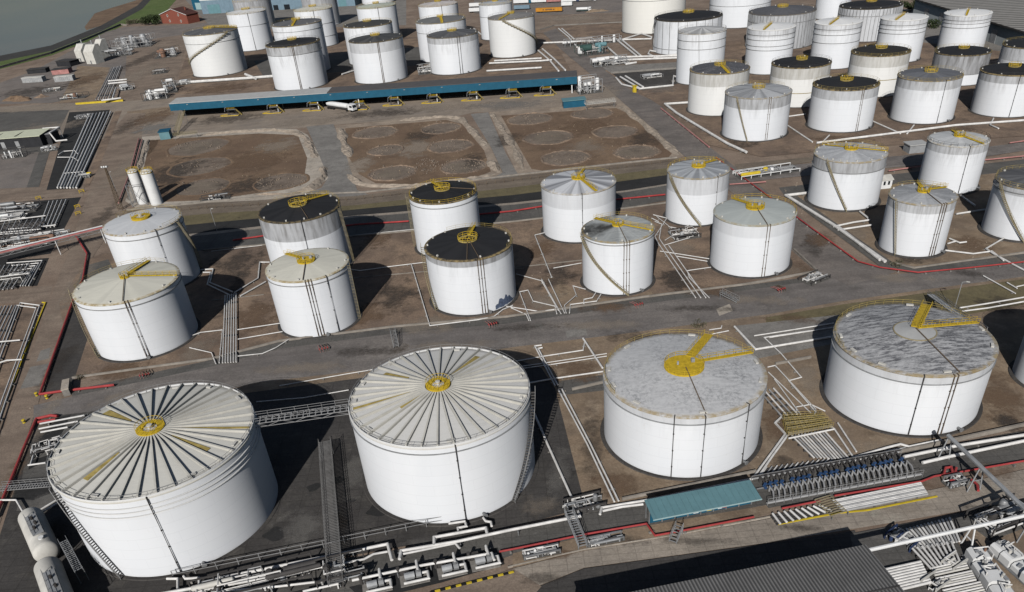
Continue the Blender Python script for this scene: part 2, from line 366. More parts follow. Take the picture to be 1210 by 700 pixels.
# ---------------------------------------------------------------- storage tanks
WHITE = (.74, .74, .73); CREAM = (.68, .66, .57); GREY = (.46, .48, .50); LGREY = (.58, .59, .60); DGREY = (.15, .15, .155); BLACK = (.028, .028, .03); GREEN = (.47, .50, .48)
TG = 'white storage tanks of the depot'
def tank(label, X, Y, r, h, roof=WHITE, cone=.11, mottle=.25, radial=.15, flake=.0, rust=.5, band=0.0, band_dark=.45, streak=.25, warm=0.0,
         rings=(), smear=None, rail='yellow', rail_arc=None, plat='disc', pr=2.2, walks=(), roof_pipes=(), lines=(), stair=None, stair_mat='stair_tan', ribs=0, patches=(), vents=8, rib_wall=0, stain=0.0, blotch=0.0, plate=0.0, ring_mat=None, hi=False, far=False):
    t = thing('storage_tank', label, 'tank', (X, Y, 0), TG)
    n = 128 if hi else (48 if far else 72)
    ctr = Vector((X, Y, 0))
    def ang(px, py, z): d = W(px, py, z)-ctr; return math.atan2(d.y, d.x)
    def rad(px, py, z): d = W(px, py, z)-ctr; return math.hypot(d.x, d.y)
    rise = r*cone
    def zc(rr): return h+.12+rise*(1-rr/r)
    def pol(a, rr, z): return (math.cos(a)*rr, math.sin(a)*rr, z)
    b = MB(); b.lathe([(r+1.0, .0), (r+.7, .35), (r-.2, .35)], n); b.build('foundation', 'slab_dark', t)
    b = MB(); b.lathe([(r, .3), (r, h)], n); o = b.build('shell', 'tank_paint', t, smooth=True)
    o['band_z'] = float(h-band) if band else 999.0; o['band_dark'] = float(band_dark); o['streak'] = float(streak); o['tank_h'] = float(h); o['tank_r'] = float(r); o['warm'] = float(warm)
    for d in rings:
        b = MB(); z = h-d; b.lathe([(r, z+.14), (r+.22, z+.14), (r+.22, z-.02), (r, z-.10)], n); b.build('wind_girder', ring_mat or ('galv' if hi else 'rail_grey'), t)
    b = MB(); k = 14
    prof = [(r+.14, h-.22), (r+.16, h+.02), (r+.04, h+.10)]+[(r*(1-i/k), zc(r*(1-i/k))) for i in range(1, k+1)]
    prof[-1] = (.01, prof[-1][1]); b.lathe(prof, n); o = b.build('roof', 'tank_roof', t); smooth_by_angle(o)
    o.color = (*roof, 1); o['mottle'] = float(mottle); o['radial'] = float(radial); o['tank_r'] = float(r); o['rust'] = float(rust); o['flake'] = float(flake); o['stain'] = float(stain); o['blotch'] = float(blotch)
    if ribs:
        for i in range(ribs):
            a = 2*PI*(i+.5)/ribs; b = MB(); ca, sa = math.cos(a), math.sin(a)
            ws = .16; hh = .52; rs = (2.6, r-.12); vs = []
            for rr in rs:
                for sgn, zz in ((-1, -.02), (1, -.02), (1, hh*(.75 if rr < 5 else 1)), (-1, hh*(.75 if rr < 5 else 1))):
                    vs.append((ca*rr-sa*ws*sgn, sa*rr+ca*ws*sgn, zc(rr)+zz))
            b.q(vs, [(0, 1, 5, 4), (1, 2, 6, 5), (2, 3, 7, 6), (3, 0, 4, 7), (3, 2, 1, 0), (4, 5, 6, 7)])
            b.build('rafter', 'rafter_cream', t)
        b = MB(); b.lathe([(r+.06, h-.05), (r+.06, h+.45), (r-.06, h+.45), (r-.06, h)], n); b.build('roof_curb', 'white', t)
    # railing around the rim
    if rail:
        a0, a1 = rail_arc if rail_arc else (0, 2*PI)
        full = rail_arc is None
        b = MB(); rr = r-.15; th = .035 if not far else .05; m = max(12, int(n*(a1-a0)/(2*PI)*.75))
        for hz in (.55, 1.1):
            b.tube([pol(a0+(a1-a0)*i/m, rr, h+.1+hz) for i in range(m+(0 if full else 1))]+([pol(a0, rr, h+.1+hz)] if full else []), th, 4, False)
        for i in range(0, m+1, 2): a = a0+(a1-a0)*i/m; b.tube([pol(a, rr, h), pol(a, rr, h+1.2)], th, 4, False)
        b.build('railing', rail, t)
    zt = zc(pr)
    if plate:
        b = MB(); b.lathe([(plate, zc(plate)-.1), (plate, zc(plate)+.10), (.01, zc(0)+.10)], 36); b.build('centre_plate', 'roof_pale', t)
        b = MB(); b.lathe([(plate+.25, zc(plate)-.1), (plate+.25, zc(plate)+.14), (plate, zc(plate)+.14), (plate, zc(plate))], 36); b.build('plate_ring', 'stair_tan', t)
    if plat == 'disc':
        b = MB(); b.lathe([(pr+.05, zt-.3), (pr+.05, zt+.35), (.01, zt+.42)], 28); p = b.build('centre_platform', 'yellow', t)
        b = MB(); b.tube([pol(2*PI*i/20, pr, zt+1.3) for i in range(21)], .05, 4, False); b.tube([pol(2*PI*i/20, pr, zt+.85) for i in range(21)], .05, 4, False)
        for i in range(14): b.tube([pol(2*PI*i/14, pr, zt+.3), pol(2*PI*i/14, pr, zt+1.3)], .05, 4, False)
        b.build('platform_railing', 'yellow', p)
        b = MB(); b.box((.5*pr, .25*pr, zt+.75), (.7, .7, .8)); b.build('gauge_box', 'galv', p)
        b = MB(); b.tube([(-.3*pr, .1*pr, zt+.3), (-.3*pr, .1*pr, zt+1.1)], .22, 8); b.build('vent_stack', 'galv', p)
    elif plat == 'ring':
        b = MB(); b.lathe([(pr+.05, zt-.3), (pr+.05, zt+.55), (pr*.55, zt+.62), (pr*.55, zt+.2)], 32); p = b.build('centre_platform', 'yellow', t)
        b = MB(); b.lathe([(pr*.52, zt+.1), (pr*.5, zt+.5), (pr*.2, zt+.55), (pr*.2, zt+1.2), (.01, zt+1.25)], 20); b.build('vent_hood', 'offwhite', p)
        b = MB()
        for rr_ in (pr, pr*.55):
            b.tube([pol(2*PI*i/24, rr_, zt+1.5) for i in range(25)], .04, 4, False)
            for i in range(16): b.tube([pol(2*PI*i/16, rr_, zt+.5), pol(2*PI*i/16, rr_, zt+1.5)], .035, 4, False)
        b.build('platform_railing', 'yellow', p)
    elif plat == 'cage':
        b = MB(); b.lathe([(pr, zt-.2), (pr, zt+.25), (pr*.75, zt+.25), (pr*.75, zt)], 20); p = b.build('centre_platform', 'yellow_dull', t)
        th = .06 if not far else .09
        b = MB()
        for hz in (.7, 1.3): b.tube([pol(2*PI*i/18, pr, zt+hz) for i in range(19)], th, 4, False)
        for i in range(12): b.tube([pol(2*PI*i/12, pr, zt+.2), pol(2*PI*i/12, pr, zt+1.4)], th, 4, False)
        for i in range(4): a = i*PI/2+.4; b.tube([pol(a, pr, zt+.5), pol(a, pr*.2, zt+.9), pol(a+.3, pr*.3, zt)], th, 4, False)
        b.build('platform_railing', 'yellow', p)
    for wk in walks:
        px, py, wd = wk[:3]; a = ang(px, py, h); b = MB(); ca, sa = math.cos(a), math.sin(a); vs = []
        r0, r1 = pr*.9, r-.1
        if len(wk) > 3: r0 = rad(wk[3], wk[4], zc(r*.5))
        for rr in (r0, r1):
            for sg in (-1, 1):
                for dz in (.25, .42): vs.append((ca*rr-sa*wd/2*sg, sa*rr+ca*wd/2*sg, zc(rr)+dz))
        b.q(vs, [(0, 2, 3, 1), (4, 5, 7, 6), (0, 1, 5, 4), (2, 6, 7, 3), (1, 3, 7, 5), (0, 4, 6, 2)]); wko = b.build('walkway', 'yellow', t)
        b = MB(); th = .035 if not far else .05
        for sg in (-1, 1):
            q = lambda rr, dz: (ca*rr-sa*wd/2*sg, sa*rr+ca*wd/2*sg, zc(rr)+dz)
            for dz in (.95, 1.45): b.tube([q(r0, dz), q(r1, dz)], th, 4, False)
            k = max(3, int((r1-r0)/1.8))
            for i in range(k+1): rr = r0+(r1-r0)*i/k; b.tube([q(rr, .4), q(rr, 1.45)], th, 4, False)
        b.build('walkway_railing', 'yellow', wko)
    for px, py, px2, py2, wd in patches:      # yellow painted panels lying between the rafters
        a = ang(px, py, zc(r*.8)); st_ = 2*PI/ribs; a = round(a/st_)*st_; ca, sa = math.cos(a), math.sin(a); r0 = min(r-.3, rad(px2, py2, zc(r*.5))); r1 = min(r-.5, rad(px, py, zc(r*.8))); b = MB(); vs = []
        for rr in (r0, r1):
            wq = min(wd, st_*rr*.86-.3)
            for sg in (-1, 1):
                for dz in (.05, .16): vs.append((ca*rr-sa*wq/2*sg, sa*rr+ca*wq/2*sg, zc(rr)+dz))
        b.q(vs, [(0, 2, 3, 1), (4, 5, 7, 6), (0, 1, 5, 4), (2, 6, 7, 3), (1, 3, 7, 5), (0, 4, 6, 2)]); b.build('roof_walkway', 'yellow_dull', t)
    for px, py in roof_pipes:
        a = ang(px, py, h); b = MB(); b.tube([pol(a, pr*.3, zc(pr*.3)+.3), pol(a, r*.97, zc(r)+.3)], .11, 6); b.build('roof_pipe', 'line_brown', t)
    for px, py, k in lines:                   # foam lines and ladders down the shell
        a = ang(px, py, h)
        for i in range(k):
            ai = a+(i-(k-1)/2)*.62/r*1.25; rr = r+.28; b = MB()
            b.tube([pol(ai, r-.4, h+.25), pol(ai, rr, h+.2), pol(ai, rr, .6)], .12 if not far else .2, 5)
            for z in range(3, int(h), 4): b.box(pol(ai, r+.12, z), (.3, .3, .12), ai)
            b.build('shell_pipe', 'line_brown' if k > 1 else 'steel_dark', t)
    if vents:
        for i in range(vents):
            a = 2*PI*(i+.37+.5*math.sin(i*7.3+X))/vents; rr = r*.93; b = MB(); b.box(pol(a, rr, zc(rr)+(.2 if hi else .22)), (.55, 1.5, .3) if hi else (.42, .42, .42), a); b.build('roof_vent', 'offwhite', t)
    if stair:
        (ax, ay), (bx_, by_) = stair[:2]
        at = ang(ax, ay, h); ab = ang(bx_, by_, 0)
        if len(stair) > 2: at, ab = stair[0][0], stair[0][1]
        da = (ab-at+PI) % (2*PI)-PI
        if len(stair) > 2: da = ab-at
        k = max(16, int(h*2.2 if not far else h)); wd = .95; b = MB()
        for i in range(k):
            a = at+da*(i+.5)/k; z = h-.1-(h-.4)*(i+.5)/k
            b.box(pol(a, r+.15+wd/2, z), (wd, abs(da)*r/k*1.15, .10), a)
        for rr in (r+.14, r+.15+wd):
            vs = []; fs = []
            for i in range(k+1):
                a = at+da*i/k; z = h-(h-.3)*i/k; vs += [pol(a, rr, z-.28), pol(a, rr, z+.10)]
            for i in range(k): fs.append((2*i, 2*i+2, 2*i+3, 2*i+1))
            b.q(vs, fs)
        st = b.build('spiral_stair', stair_mat, t)
        b = MB(); rr = r+.15+wd
        for hz in (.6, 1.1): b.tube([pol(at+da*i/k, rr, h-(h-.3)*i/k+hz) for i in range(k+1)], .05 if not far else .09, 4, False)
        for i in range(0, k+1, 2): b.tube([pol(at+da*i/k, rr, h-(h-.3)*i/k), pol(at+da*i/k, rr, h-(h-.3)*i/k+1.1)], .04, 4, False)
        b.build('handrail', 'rail_grey' if stair_mat == 'stair_dark' else 'stair_tan', st)
    if smear:
        a0 = ang(smear[0], smear[1], .5); a1 = ang(smear[2], smear[3], .5); b = MB(); vs = []; fs = []; k = 18; rd = random.Random(4)
        for i in range(k+1):
            f = i/k; a = a0+(a1-a0)*f; hgt = 2.8*math.sin(PI*min(1, f+.12))*(.55+.6*rd.random()); vs += [pol(a, r+.012, .5+.3*rd.random()), pol(a, r+.012, .9+hgt)]
        for i in range(k): fs.append((2*i, 2*i+2, 2*i+3, 2*i+1))
        b.q(vs, fs); b.build('paint_smear', 'smear_blue', t)
    if rib_wall:
        for i in range(rib_wall):
            a = 2*PI*i/rib_wall; b = MB(); b.box(pol(a, r+.12, h*.5), (.3, .3, h*.98), a); b.build('stiffener', 'galv', t)
    # shell nozzle and drain valve at the foot
    a = -PI/2+.3+random.random()*.5; b = MB(); b.tube([pol(a, r-.1, .9), pol(a, r+1.0, .9)], .3, 8); b.tube([pol(a, r+.9, .9), pol(a, r+1.1, .9)], .5, 8); b.build('shell_nozzle', 'steel', t)
    return t
# front row, seen closest
tank('largest white tank with ribbed cream roof and yellow hub, beside the horizontal vessels', -67.35, 122.33, 18.77, 18.53, roof=(.66, .645, .59), mottle=.12, radial=.05, rust=.1, streak=.05,
     rings=(1.6, 2.6, 3.6), ring_mat='white', rail='rail_grey', plat='ring', pr=2.6, ribs=38, patches=[(125, 487, 155, 499, 1.9), (98, 566, 138, 535, 1.7), (300, 503, 205, 507, .55), (250, 530, 205, 517, .8)], lines=[(173, 591, 1)], stair=((67, 580), (150, 680)), stair_mat='stair_dark', hi=True)
tank('ribbed roof tank with yellow hub, between the largest tank and the yellow disc roof', -12.77, 128.37, 17.85, 18.38, roof=(.68, .67, .64), mottle=.12, radial=.05, rust=.1, streak=.05,
     rings=(1.4,), rail='rail_grey', plat='ring', pr=2.4, ribs=38, patches=[(560, 421, 530, 446, 1.3), (417, 482, 485, 465, .7), (475, 486, 505, 467, .9), (452, 444, 480, 450, .8)], lines=[(538, 528, 1)], stair=((626, 462), (612, 598)), stair_mat='stair_dark', hi=True)
tank('wide white tank with mottled grey roof, a solid yellow centre disc and two yellow walkways', 37.05, 133.18, 16.28, 14.88, roof=(.57, .57, .57), cone=.105, mottle=.3, blotch=.8, radial=.0, flake=1.0, rust=.8, band=1.7, band_dark=.16, streak=.12,
     rings=(1.7,), rail='yellow_dull', rail_arc=(math.radians(20), math.radians(200)), plat='disc', pr=4.0, walks=[(837, 398, 1.9), (890, 418, .9)], roof_pipes=[(835, 493)], lines=[(797, 494, 1), (834, 494, 1), (888, 480, 1)], hi=True)
tank('wide white tank with heavily weathered grey roof and pale centre circle, below the road', 87.19, 138.78, 15.64, 14.47, roof=(.45, .45, .455), cone=.125, mottle=1.7, blotch=.8, radial=.0, flake=1.0, rust=.8, band=1.9, band_dark=.2, streak=.15,
     rings=(1.9,), rail='yellow_dull', rail_arc=(math.radians(20), math.radians(185)), plat=None, pr=.4, plate=4.0, walks=[(1095, 362, 1.9), (1155, 383, .9)], roof_pipes=[(1135, 443)], lines=[(1093, 448, 1), (1133, 447, 2)], hi=True)
tank('white tank cut by the right edge, beside the weathered roof with pale circle', 123.6, 139.3, 9.2, 14.5, roof=GREY, mottle=.5)
# middle row
tank('white tank with pale grey roof and yellow rim, beside the two upright silos', -110, 245.25, 12.05, 19.87, roof=(.62, .63, .64), mottle=.1, radial=.1, rust=.9, rings=(1.8,), streak=.1, plat='ring', pr=2.9, lines=[(190, 277, 1)], stair=((212, 262), (237, 318)), rail='yellow_dull', rail_arc=(math.radians(-40), math.radians(150)))
tank('cream roofed tank with long yellow walkway, in front of the tank beside the silos', -101.18, 202.91, 13.98, 17.22, roof=CREAM, mottle=.12, radial=.12, rust=.9, rings=(1.5,), streak=.06, plat='disc', pr=1.3, walks=[(174, 312, 1.3), (209, 327, .6)], roof_pipes=[(145, 360)], lines=[(149, 361, 2)], rail='yellow_dull', rail_arc=(math.radians(60), math.radians(190)), stair=((86, 345), (121, 422)))
tank('black roofed tank with grey upper shell, behind the cream roof with yellow patch', -59.52, 244.21, 12.99, 19.67, roof=BLACK, mottle=.3, radial=.3, rust=.5, band=6.2, band_dark=.42, streak=.6, plat='cage', pr=2.9, walks=[(385, 232, 1.0)], roof_pipes=[(366, 262)], lines=[(356, 264, 1)], rail='yellow_dull', rail_arc=(math.radians(0), math.radians(140)), stair=((402, 246), (416, 310)))
tank('cream roofed tank with yellow patch, in front of the grey banded black roof', -51.19, 203.87, 11.45, 16.99, roof=CREAM, mottle=.15, radial=.12, rust=.9, rings=(1.3,), streak=.08, plat='disc', pr=2.5, walks=[(331, 298, 1.2)], roof_pipes=[(358, 333)], lines=[(364, 333, 3), (387, 328, 1)], rail=None, stair=((412, 313), (424, 378)))
tank('smaller black roofed tank with tan stair, behind the blue smeared black roofed tank', -13.76, 250.96, 11.11, 18.11, roof=BLACK, mottle=.3, radial=.3, rust=.8, rings=(1.6,), streak=.06, plat='cage', pr=2.6, walks=[(510, 216, 1.0)], roof_pipes=[(545, 226)], stair=((483, 232), (502, 292)))
tank('white tank with black roof, yellow cage and blue smear at its foot, nearest the road', -6.14, 209.11, 12.51, 16.58, roof=BLACK, mottle=.2, radial=.2, rust=.9, band=1.9, band_dark=.45, streak=.25, smear=(590, 369, 609, 352), plat='cage', pr=2.8, walks=[(560, 270, .9)], roof_pipes=[(552, 306), (566, 306)], lines=[(567, 307, 3)], rail='yellow_dull', rail_arc=(math.radians(-30), math.radians(120)), stair=((501, 291), (519, 367)))
tank('white tank with grey and white wedges on its roof and a yellow walkway across it', 31.11, 253.76, 12.36, 16.29, roof=(.62, .63, .65), mottle=.15, radial=.75, rust=.6, band=5, band_dark=.14, streak=.06, plat='disc', pr=2.2, walks=[(690, 201, 1.0), (706, 228, 1.0)], lines=[(688, 231, 1)], rail='yellow_dull', rail_arc=(math.radians(0), math.radians(130)))
tank('tank with stained grey roof and long yellow walkway, before the wedge patterned roof', 36.82, 210.54, 10.3, 16.08, roof=(.50, .52, .51), stain=.95, mottle=.5, radial=.4, rust=.9, rings=(.9,), streak=.15, plat='disc', pr=1.6, walks=[(702, 259, 1.1), (772, 274, .6)], roof_pipes=[(741, 287)], lines=[(741, 287, 3)], rail='yellow_dull', rail_arc=(math.radians(10), math.radians(120)), stair=((688, 278), (742, 349)))
tank('white tank with grey roof, yellow hub and grey upper shell, right beside the diagonal road', 71.74, 256.05, 10.21, 15.92, roof=GREY, mottle=.3, radial=.5, rust=.8, band=5.4, band_dark=.2, streak=.2, plat='disc', pr=2.3, walks=[(846, 190, 1.2)], lines=[(850, 210, 1)], rail='yellow', rail_arc=(math.radians(20), math.radians(170)), stair=((790, 208), (828, 268)))
tank('white tank with grey green roof and yellow rim at the junction of the two roads', 77.53, 214.73, 11.57, 15.73, roof=GREEN, mottle=.15, radial=.1, rust=.6, band=3.6, band_dark=.1, streak=.05, plat='disc', pr=2.6, walks=[(866, 236, 1.0)], roof_pipes=[(907, 267)], lines=[(909, 267, 2)], rail='yellow', rail_arc=(math.radians(-30), math.radians(110)))
# right group
tank('white tank with flaking pale roof, yellow hub and grey banded rim, across the diagonal road', 123.53, 257.83, 11.5, 16.08, roof=(.55, .56, .57), mottle=.3, blotch=.5, radial=.3, flake=.5, rust=.8, band=3.6, band_dark=.4, streak=.5, rings=(3.6,), plat='disc', pr=2.1, walks=[(975, 173, .6), (1046, 180, .6)], rail='yellow_dull', rail_arc=(math.radians(0), math.radians(160)), stair=((960, 197), (1000, 250)), vents=18)
tank('tank with flaking grey roof and three brown shell pipes, by the diagonal road', 126.81, 215.07, 9.05, 15.73, roof=(.48, .49, .50), mottle=.4, blotch=.5, radial=.4, flake=.6, rust=.8, band=2.6, band_dark=.3, streak=.5, plat='disc', pr=1.7, walks=[(1085, 218, 1.0), (1120, 222, .9)], roof_pipes=[(1113, 243)], lines=[(1116, 242, 3)], rail='yellow_dull', rail_arc=(math.radians(20), math.radians(160)), stair=((1052, 240), (1062, 300)))
tank('white tank with white roof and yellow hub, behind the three pipe tank', 161.96, 261.41, 9.43, 15.94, roof=(.60, .61, .61), mottle=.3, radial=.2, flake=.4, rust=.6, band=2.6, band_dark=.3, streak=.5, plat='disc', pr=1.7, walks=[(1125, 156, 1.0), (1164, 172, .8)], lines=[(1151, 177, 1)], rail='steel_dark')
tank('tank with dark grey roof and tan stair, cut by the right edge', 161.66, 219.21, 9.77, 15.58, roof=DGREY, mottle=.4, radial=.4, rust=.9, band=2.4, band_dark=.3, streak=.4, rings=(1.6,), plat='cage', pr=1.8, rail='yellow_dull', stair=((1178, 218), (1208, 284)))
# far left block behind the loading canopy
F = dict(far=True)
tank('cream tank with dark roof and slanting stair, at the left end behind the canopy', -185.52, 626.97, 19.33, 26.9, roof=DGREY, mottle=.5, radial=.4, rust=.9, warm=.2, rings=(5.5,), streak=.15, plat='cage', pr=4, walks=[(272, 34, 1.6)], stair=((277, 38), (229, 83)), rail='yellow_dull', rail_arc=(0, PI), **F)
tank('slim white tank with yellow rimmed roof, behind the cream tank with the slanting stair', -180.89, 723.97, 16.02, 27.15, roof=WHITE, mottle=.2, rust=.9, rings=(9,), streak=.2, plat='cage', pr=3.5, lines=[(293, 18, 1)], rail='yellow_dull', **F)
tank('grey shaded tank cut by the top edge, behind the slim yellow rimmed tank', -205.93, 854.23, 18.01, 23.7, roof=GREY, streak=.4, band=23, band_dark=.4, **F)  # near full-height grey band paints the shadow cast by the tank in front
tank('white tank with black roof, half hidden behind the streaked black roof at the canopy', -117.11, 572.05+25, 16.9, 30.5, roof=DGREY, mottle=.5, rust=.7, rings=(3.5,), streak=.4, plat='cage', pr=3, walks=[(340, 36, 1.4)], rail='yellow_dull', rail_arc=(0, PI), **F)
tank('black roofed tank with streaked grey band, at the pale canopy end', -112.76, 548.89, 17.2, 25.26, roof=BLACK, mottle=.3, rust=.8, band=5, band_dark=.35, streak=.7, rings=(5,), plat='cage', pr=3, lines=[(345, 57, 2)], rail='stair_dark', **F)
tank('white tank with yellow rimmed cream roof, far back between the two black roofs', -123.53, 707.21, 15.45, 26.36, roof=CREAM, mottle=.2, rust=.9, rings=(10, 19), streak=.2, plat='cage', pr=3, lines=[(370, 15, 1)], rail='yellow_dull', **F)
tank('grey shaded tank cut by the top edge, behind the yellow rimmed cream roof', -136.96, 825.09, 16.25, 26.0, roof=GREY, streak=.4, band=25, band_dark=.4, **F)  # shell greyed by the band to paint in shade from the cream roofed tank
tank('white tank with dull black roof, directly behind the plain banded tank at the canopy middle', -71.01, 611.68, 17.17, 23.81, roof=(.07, .068, .065), mottle=.5, rust=.8, streak=.3, plat='cage', pr=3, rail='yellow_dull', rail_arc=(0, PI), **F)
tank('white tank with dark roof and plain grey band, behind the middle of the canopy', -59.78, 545.51, 17.11, 23.6, roof=(.10, .10, .10), mottle=.3, radial=.5, rust=.5, band=6, band_dark=.22, streak=.15, plat='cage', pr=3, lines=[(447, 52, 2)], rail='stair_dark', **F)
tank('white tank with pale green roof, far back behind the dull black roof', -71.68, 695.43, 15.67, 25.39, roof=(.50, .53, .45), mottle=.2, rust=.9, streak=.15, plat='cage', pr=2.5, lines=[(447, 11, 1)], rail='yellow_dull', **F)
tank('white tank cut by the top edge, behind the pale green roof', -95.53, 959.63, 17.71, 24.0, roof=WHITE, **F)
tank('white tank with grey roof and yellow crosswalk, behind the streaked tank with two dark lines', -19.16, 596.59, 17.24, 23.93, roof=(.2, .2, .195), mottle=.5, rust=.8, streak=.3, rings=(6,), plat='cage', pr=2.2, walks=[(523, 29, 1.6)], rail='yellow_dull', rail_arc=(0, PI), **F)
tank('dark grey roofed tank with two dark lines on its shell, at the canopy', -11.18, 550.0, 16.5, 21.4, roof=(.14, .14, .145), mottle=.3, radial=.4, rust=.5, band=3.6, band_dark=.3, streak=.5, plat='cage', pr=3, lines=[(542, 46, 1), (547, 46, 1)], rail='stair_dark', **F)
tank('white tank with pinkish pale roof, far back behind the yellow crosswalk roof', -22.55, 681.97, 15.42, 24.09, roof=(.6, .56, .54), rust=.7, streak=.2, plat='cage', pr=2.5, lines=[(524, 9, 1)], rail='yellow_dull', **F)
tank('cream tank with grey roof and stair slanting right, by the diagonal road', 28.99, 587.61, 15.92, 23.1, roof=(.27, .26, .25), mottle=.4, rust=.5, warm=.2, streak=.15, plat='cage', pr=2.4, walks=[(590, 24, 1.2)], stair=((592, 25), (634, 57)), rail='stair_dark', **F)
tank('white tank with grey roof, partly hidden behind the cream tank at the diagonal road top', 21.28, 659.87, 12.5, 23.5, roof=GREY, rings=(8,), streak=.2, **F)
# far right block
tank('wide cream tank cut by the top edge, beside the brown bund and parked trailers', 136.09, 632.37, 22.86, 23.94, roof=GREY, rings=(3.0,), warm=.45, streak=.1, **F)
tank('wide black roofed tank with dark stair down its left front', 139.71, 545.42, 21.25, 19.19, roof=BLACK, mottle=.3, rust=.2, rings=(16,), streak=.45, plat='cage', pr=3.5, stair=((775, 24), (803, 58)), stair_mat='stair_dark', rail='stair_dark', rib_wall=24, **F)
tank('tall white tank with white roof, in front of the wide black roof', 124.66, 455.47, 12.71, 25.04, roof=(.62, .62, .61), mottle=.3, radial=.5, rings=(3.5, 7.5), streak=.3, plat=None, rail='rail_grey', stair=((800, 78), (826, 106)), stair_mat='stair_dark', rust=.4, **F)
tank('white tank with patchy black and white roof, left end of the far right block', 116.75, 391.71, 13.88, 18.47, roof=(.10, .10, .11), mottle=.2, radial=.3, flake=1.0, rust=.9, band=5.5, band_dark=.35, streak=.6, warm=.25, plat='cage', pr=2.6, walks=[(862, 88, 1.4)], rail='yellow_dull', rail_arc=(0, PI))
tank('white tank with pale grey roof and stair, front left corner of the far right block', 120.66, 346.07, 13.75, 17.4, roof=(.48, .49, .50), mottle=.4, radial=.5, flake=.2, rust=.6, band=4.4, band_dark=.35, streak=.45, plat='cage', pr=2.6, lines=[(912, 117, 2)], stair=((859, 120), (884, 167)), rail='yellow_dull', rail_arc=(math.radians(20), math.radians(160)))
tank('tall white tank with clean white roof, behind the black roof with yellow hub', 165.41, 463.76, 12.62, 22.19, roof=(.76, .76, .75), mottle=.1, radial=.05, rings=(2.6, 5, 8, 10), band=3.5, band_dark=.14, streak=.45, plat=None, rail=None, rust=.1, walks=[(905, 35, .9)], pr=.8, **F)
tank('wide ribbed grey tank with dark roof, behind the first clean white roof', 195.42, 532.21, 20.06, 19.2, roof=(.13, .13, .14), mottle=.4, rust=.3, rings=(4.5,), band=18.8, band_dark=.35, streak=.6, plat='cage', pr=3.2, rail='stair_dark', rib_wall=56, **F)
tank('black roofed tank with yellow shell ring, behind the front left corner tank', 156.12, 392.21, 13.58, 17.48, roof=BLACK, mottle=.2, rust=.8, band=5, band_dark=.4, streak=.6, warm=.3, rings=(11,), ring_mat='yellow_dull', plat='cage', pr=2.6, rail='steel_dark')
tank('tall white tank with clean white roof, middle of the three in that row', 201.21, 461.12, 12.21, 21.96, roof=(.78, .78, .77), mottle=.1, radial=.05, rings=(2.4, 5, 9), band=3.5, band_dark=.14, streak=.45, plat=None, rail=None, rust=.1, walks=[(985, 28, .9)], pr=.8, **F)
tank('ribbed grey tank with black roof cut by the top edge, beside the green bushes', 250.14, 529.9, 18.26, 17.98, roof=BLACK, mottle=.3, rust=.2, rings=(4,), band=17.5, band_dark=.2, streak=.6, plat='cage', pr=3, rail='stair_dark', rib_wall=52, **F)
tank('tall white tank with clean white roof, just left of the gap before the warehouse', 237.49, 460.98, 11.91, 20.97, roof=(.78, .78, .77), mottle=.1, radial=.05, rings=(2.4, 4.5, 6.5), band=3.5, band_dark=.14, streak=.45, plat=None, rail=None, rust=.1, walks=[(1060, 24, .9)], pr=.8, **F)
tank('tall white tank with clean white roof, closest to the corrugated warehouse', 278.45, 470.46, 12.02, 18.49, roof=(.8, .8, .79), mottle=.1, radial=.05, rings=(2.4, 4, 6), band=3.5, band_dark=.14, streak=.45, plat=None, rail=None, rust=.1, walks=[(1142, 19, .9)], pr=.8, **F)
tank('black roofed tank with rusty ring, behind the gap of the front black and grey roofs', 174.18+22, 351.9+45, 13.3, 18.2, roof=(.035, .033, .03), mottle=.3, rust=.9, band=5, band_dark=.35, streak=.55, warm=.3, rings=(10.5,), ring_mat='yellow_dull', plat='cage', pr=2.6, rail='yellow_dull')
tank('black roofed tank with rusty yellow rim, between the front corner tank and dark grey roof', 158.58, 346.39, 13.42, 17.02, roof=BLACK, mottle=.2, rust=1.0, band=4, band_dark=.3, streak=.3, plat='cage', pr=2.6, lines=[(1020, 106, 2)], rail='yellow_dull')
tank('white tank with dark grey roof and single dark line, in the front row', 194.73, 346.26, 12.73, 17.29, roof=(.17, .175, .19), mottle=.3, radial=.3, rust=.9, band=3.8, band_dark=.28, streak=.5, plat='cage', pr=2.6, lines=[(1122, 97, 1)], rail='yellow_dull')
tank('grey streaked tank with black roof and dark ring, behind the dark grey roof', 239.82, 407.81-6, 12.47, 13.6, roof=BLACK, mottle=.3, rust=.7, band=8.5, band_dark=.5, streak=.7, rings=(8.5,), plat='cage', pr=2.4, rail='yellow_dull', rail_arc=(0, PI))
tank('white tank with black roof at the right edge, front row of the far right block', 229.55, 344.11, 12.57, 16.66, roof=BLACK, mottle=.3, rust=.9, band=3.2, band_dark=.35, streak=.5, plat='cage', pr=2.4, rail='steel_dark', lines=[(1208, 92, 1)])
tank('grey white tank with black roof at the right edge, behind the front black roof', 275.43, 404.34, 12.66, 13.24, roof=BLACK, mottle=.3, rust=.7, band=6, band_dark=.3, streak=.6, plat='cage', pr=2.4, rail='yellow_dull', rail_arc=(0, PI))
tank('wide white tank cut by the top edge, behind the tall tank and wide black roof', 196.33, 620.91, 21.42, 21.74, roof=GREY, rings=(8,), streak=.2, **F)
tank('slim white tank cut by the top edge, between the two ribbed grey tanks', 259.98, 609.19, 11.77, 21.73, roof=GREY, rings=(8,), streak=.2, **F)
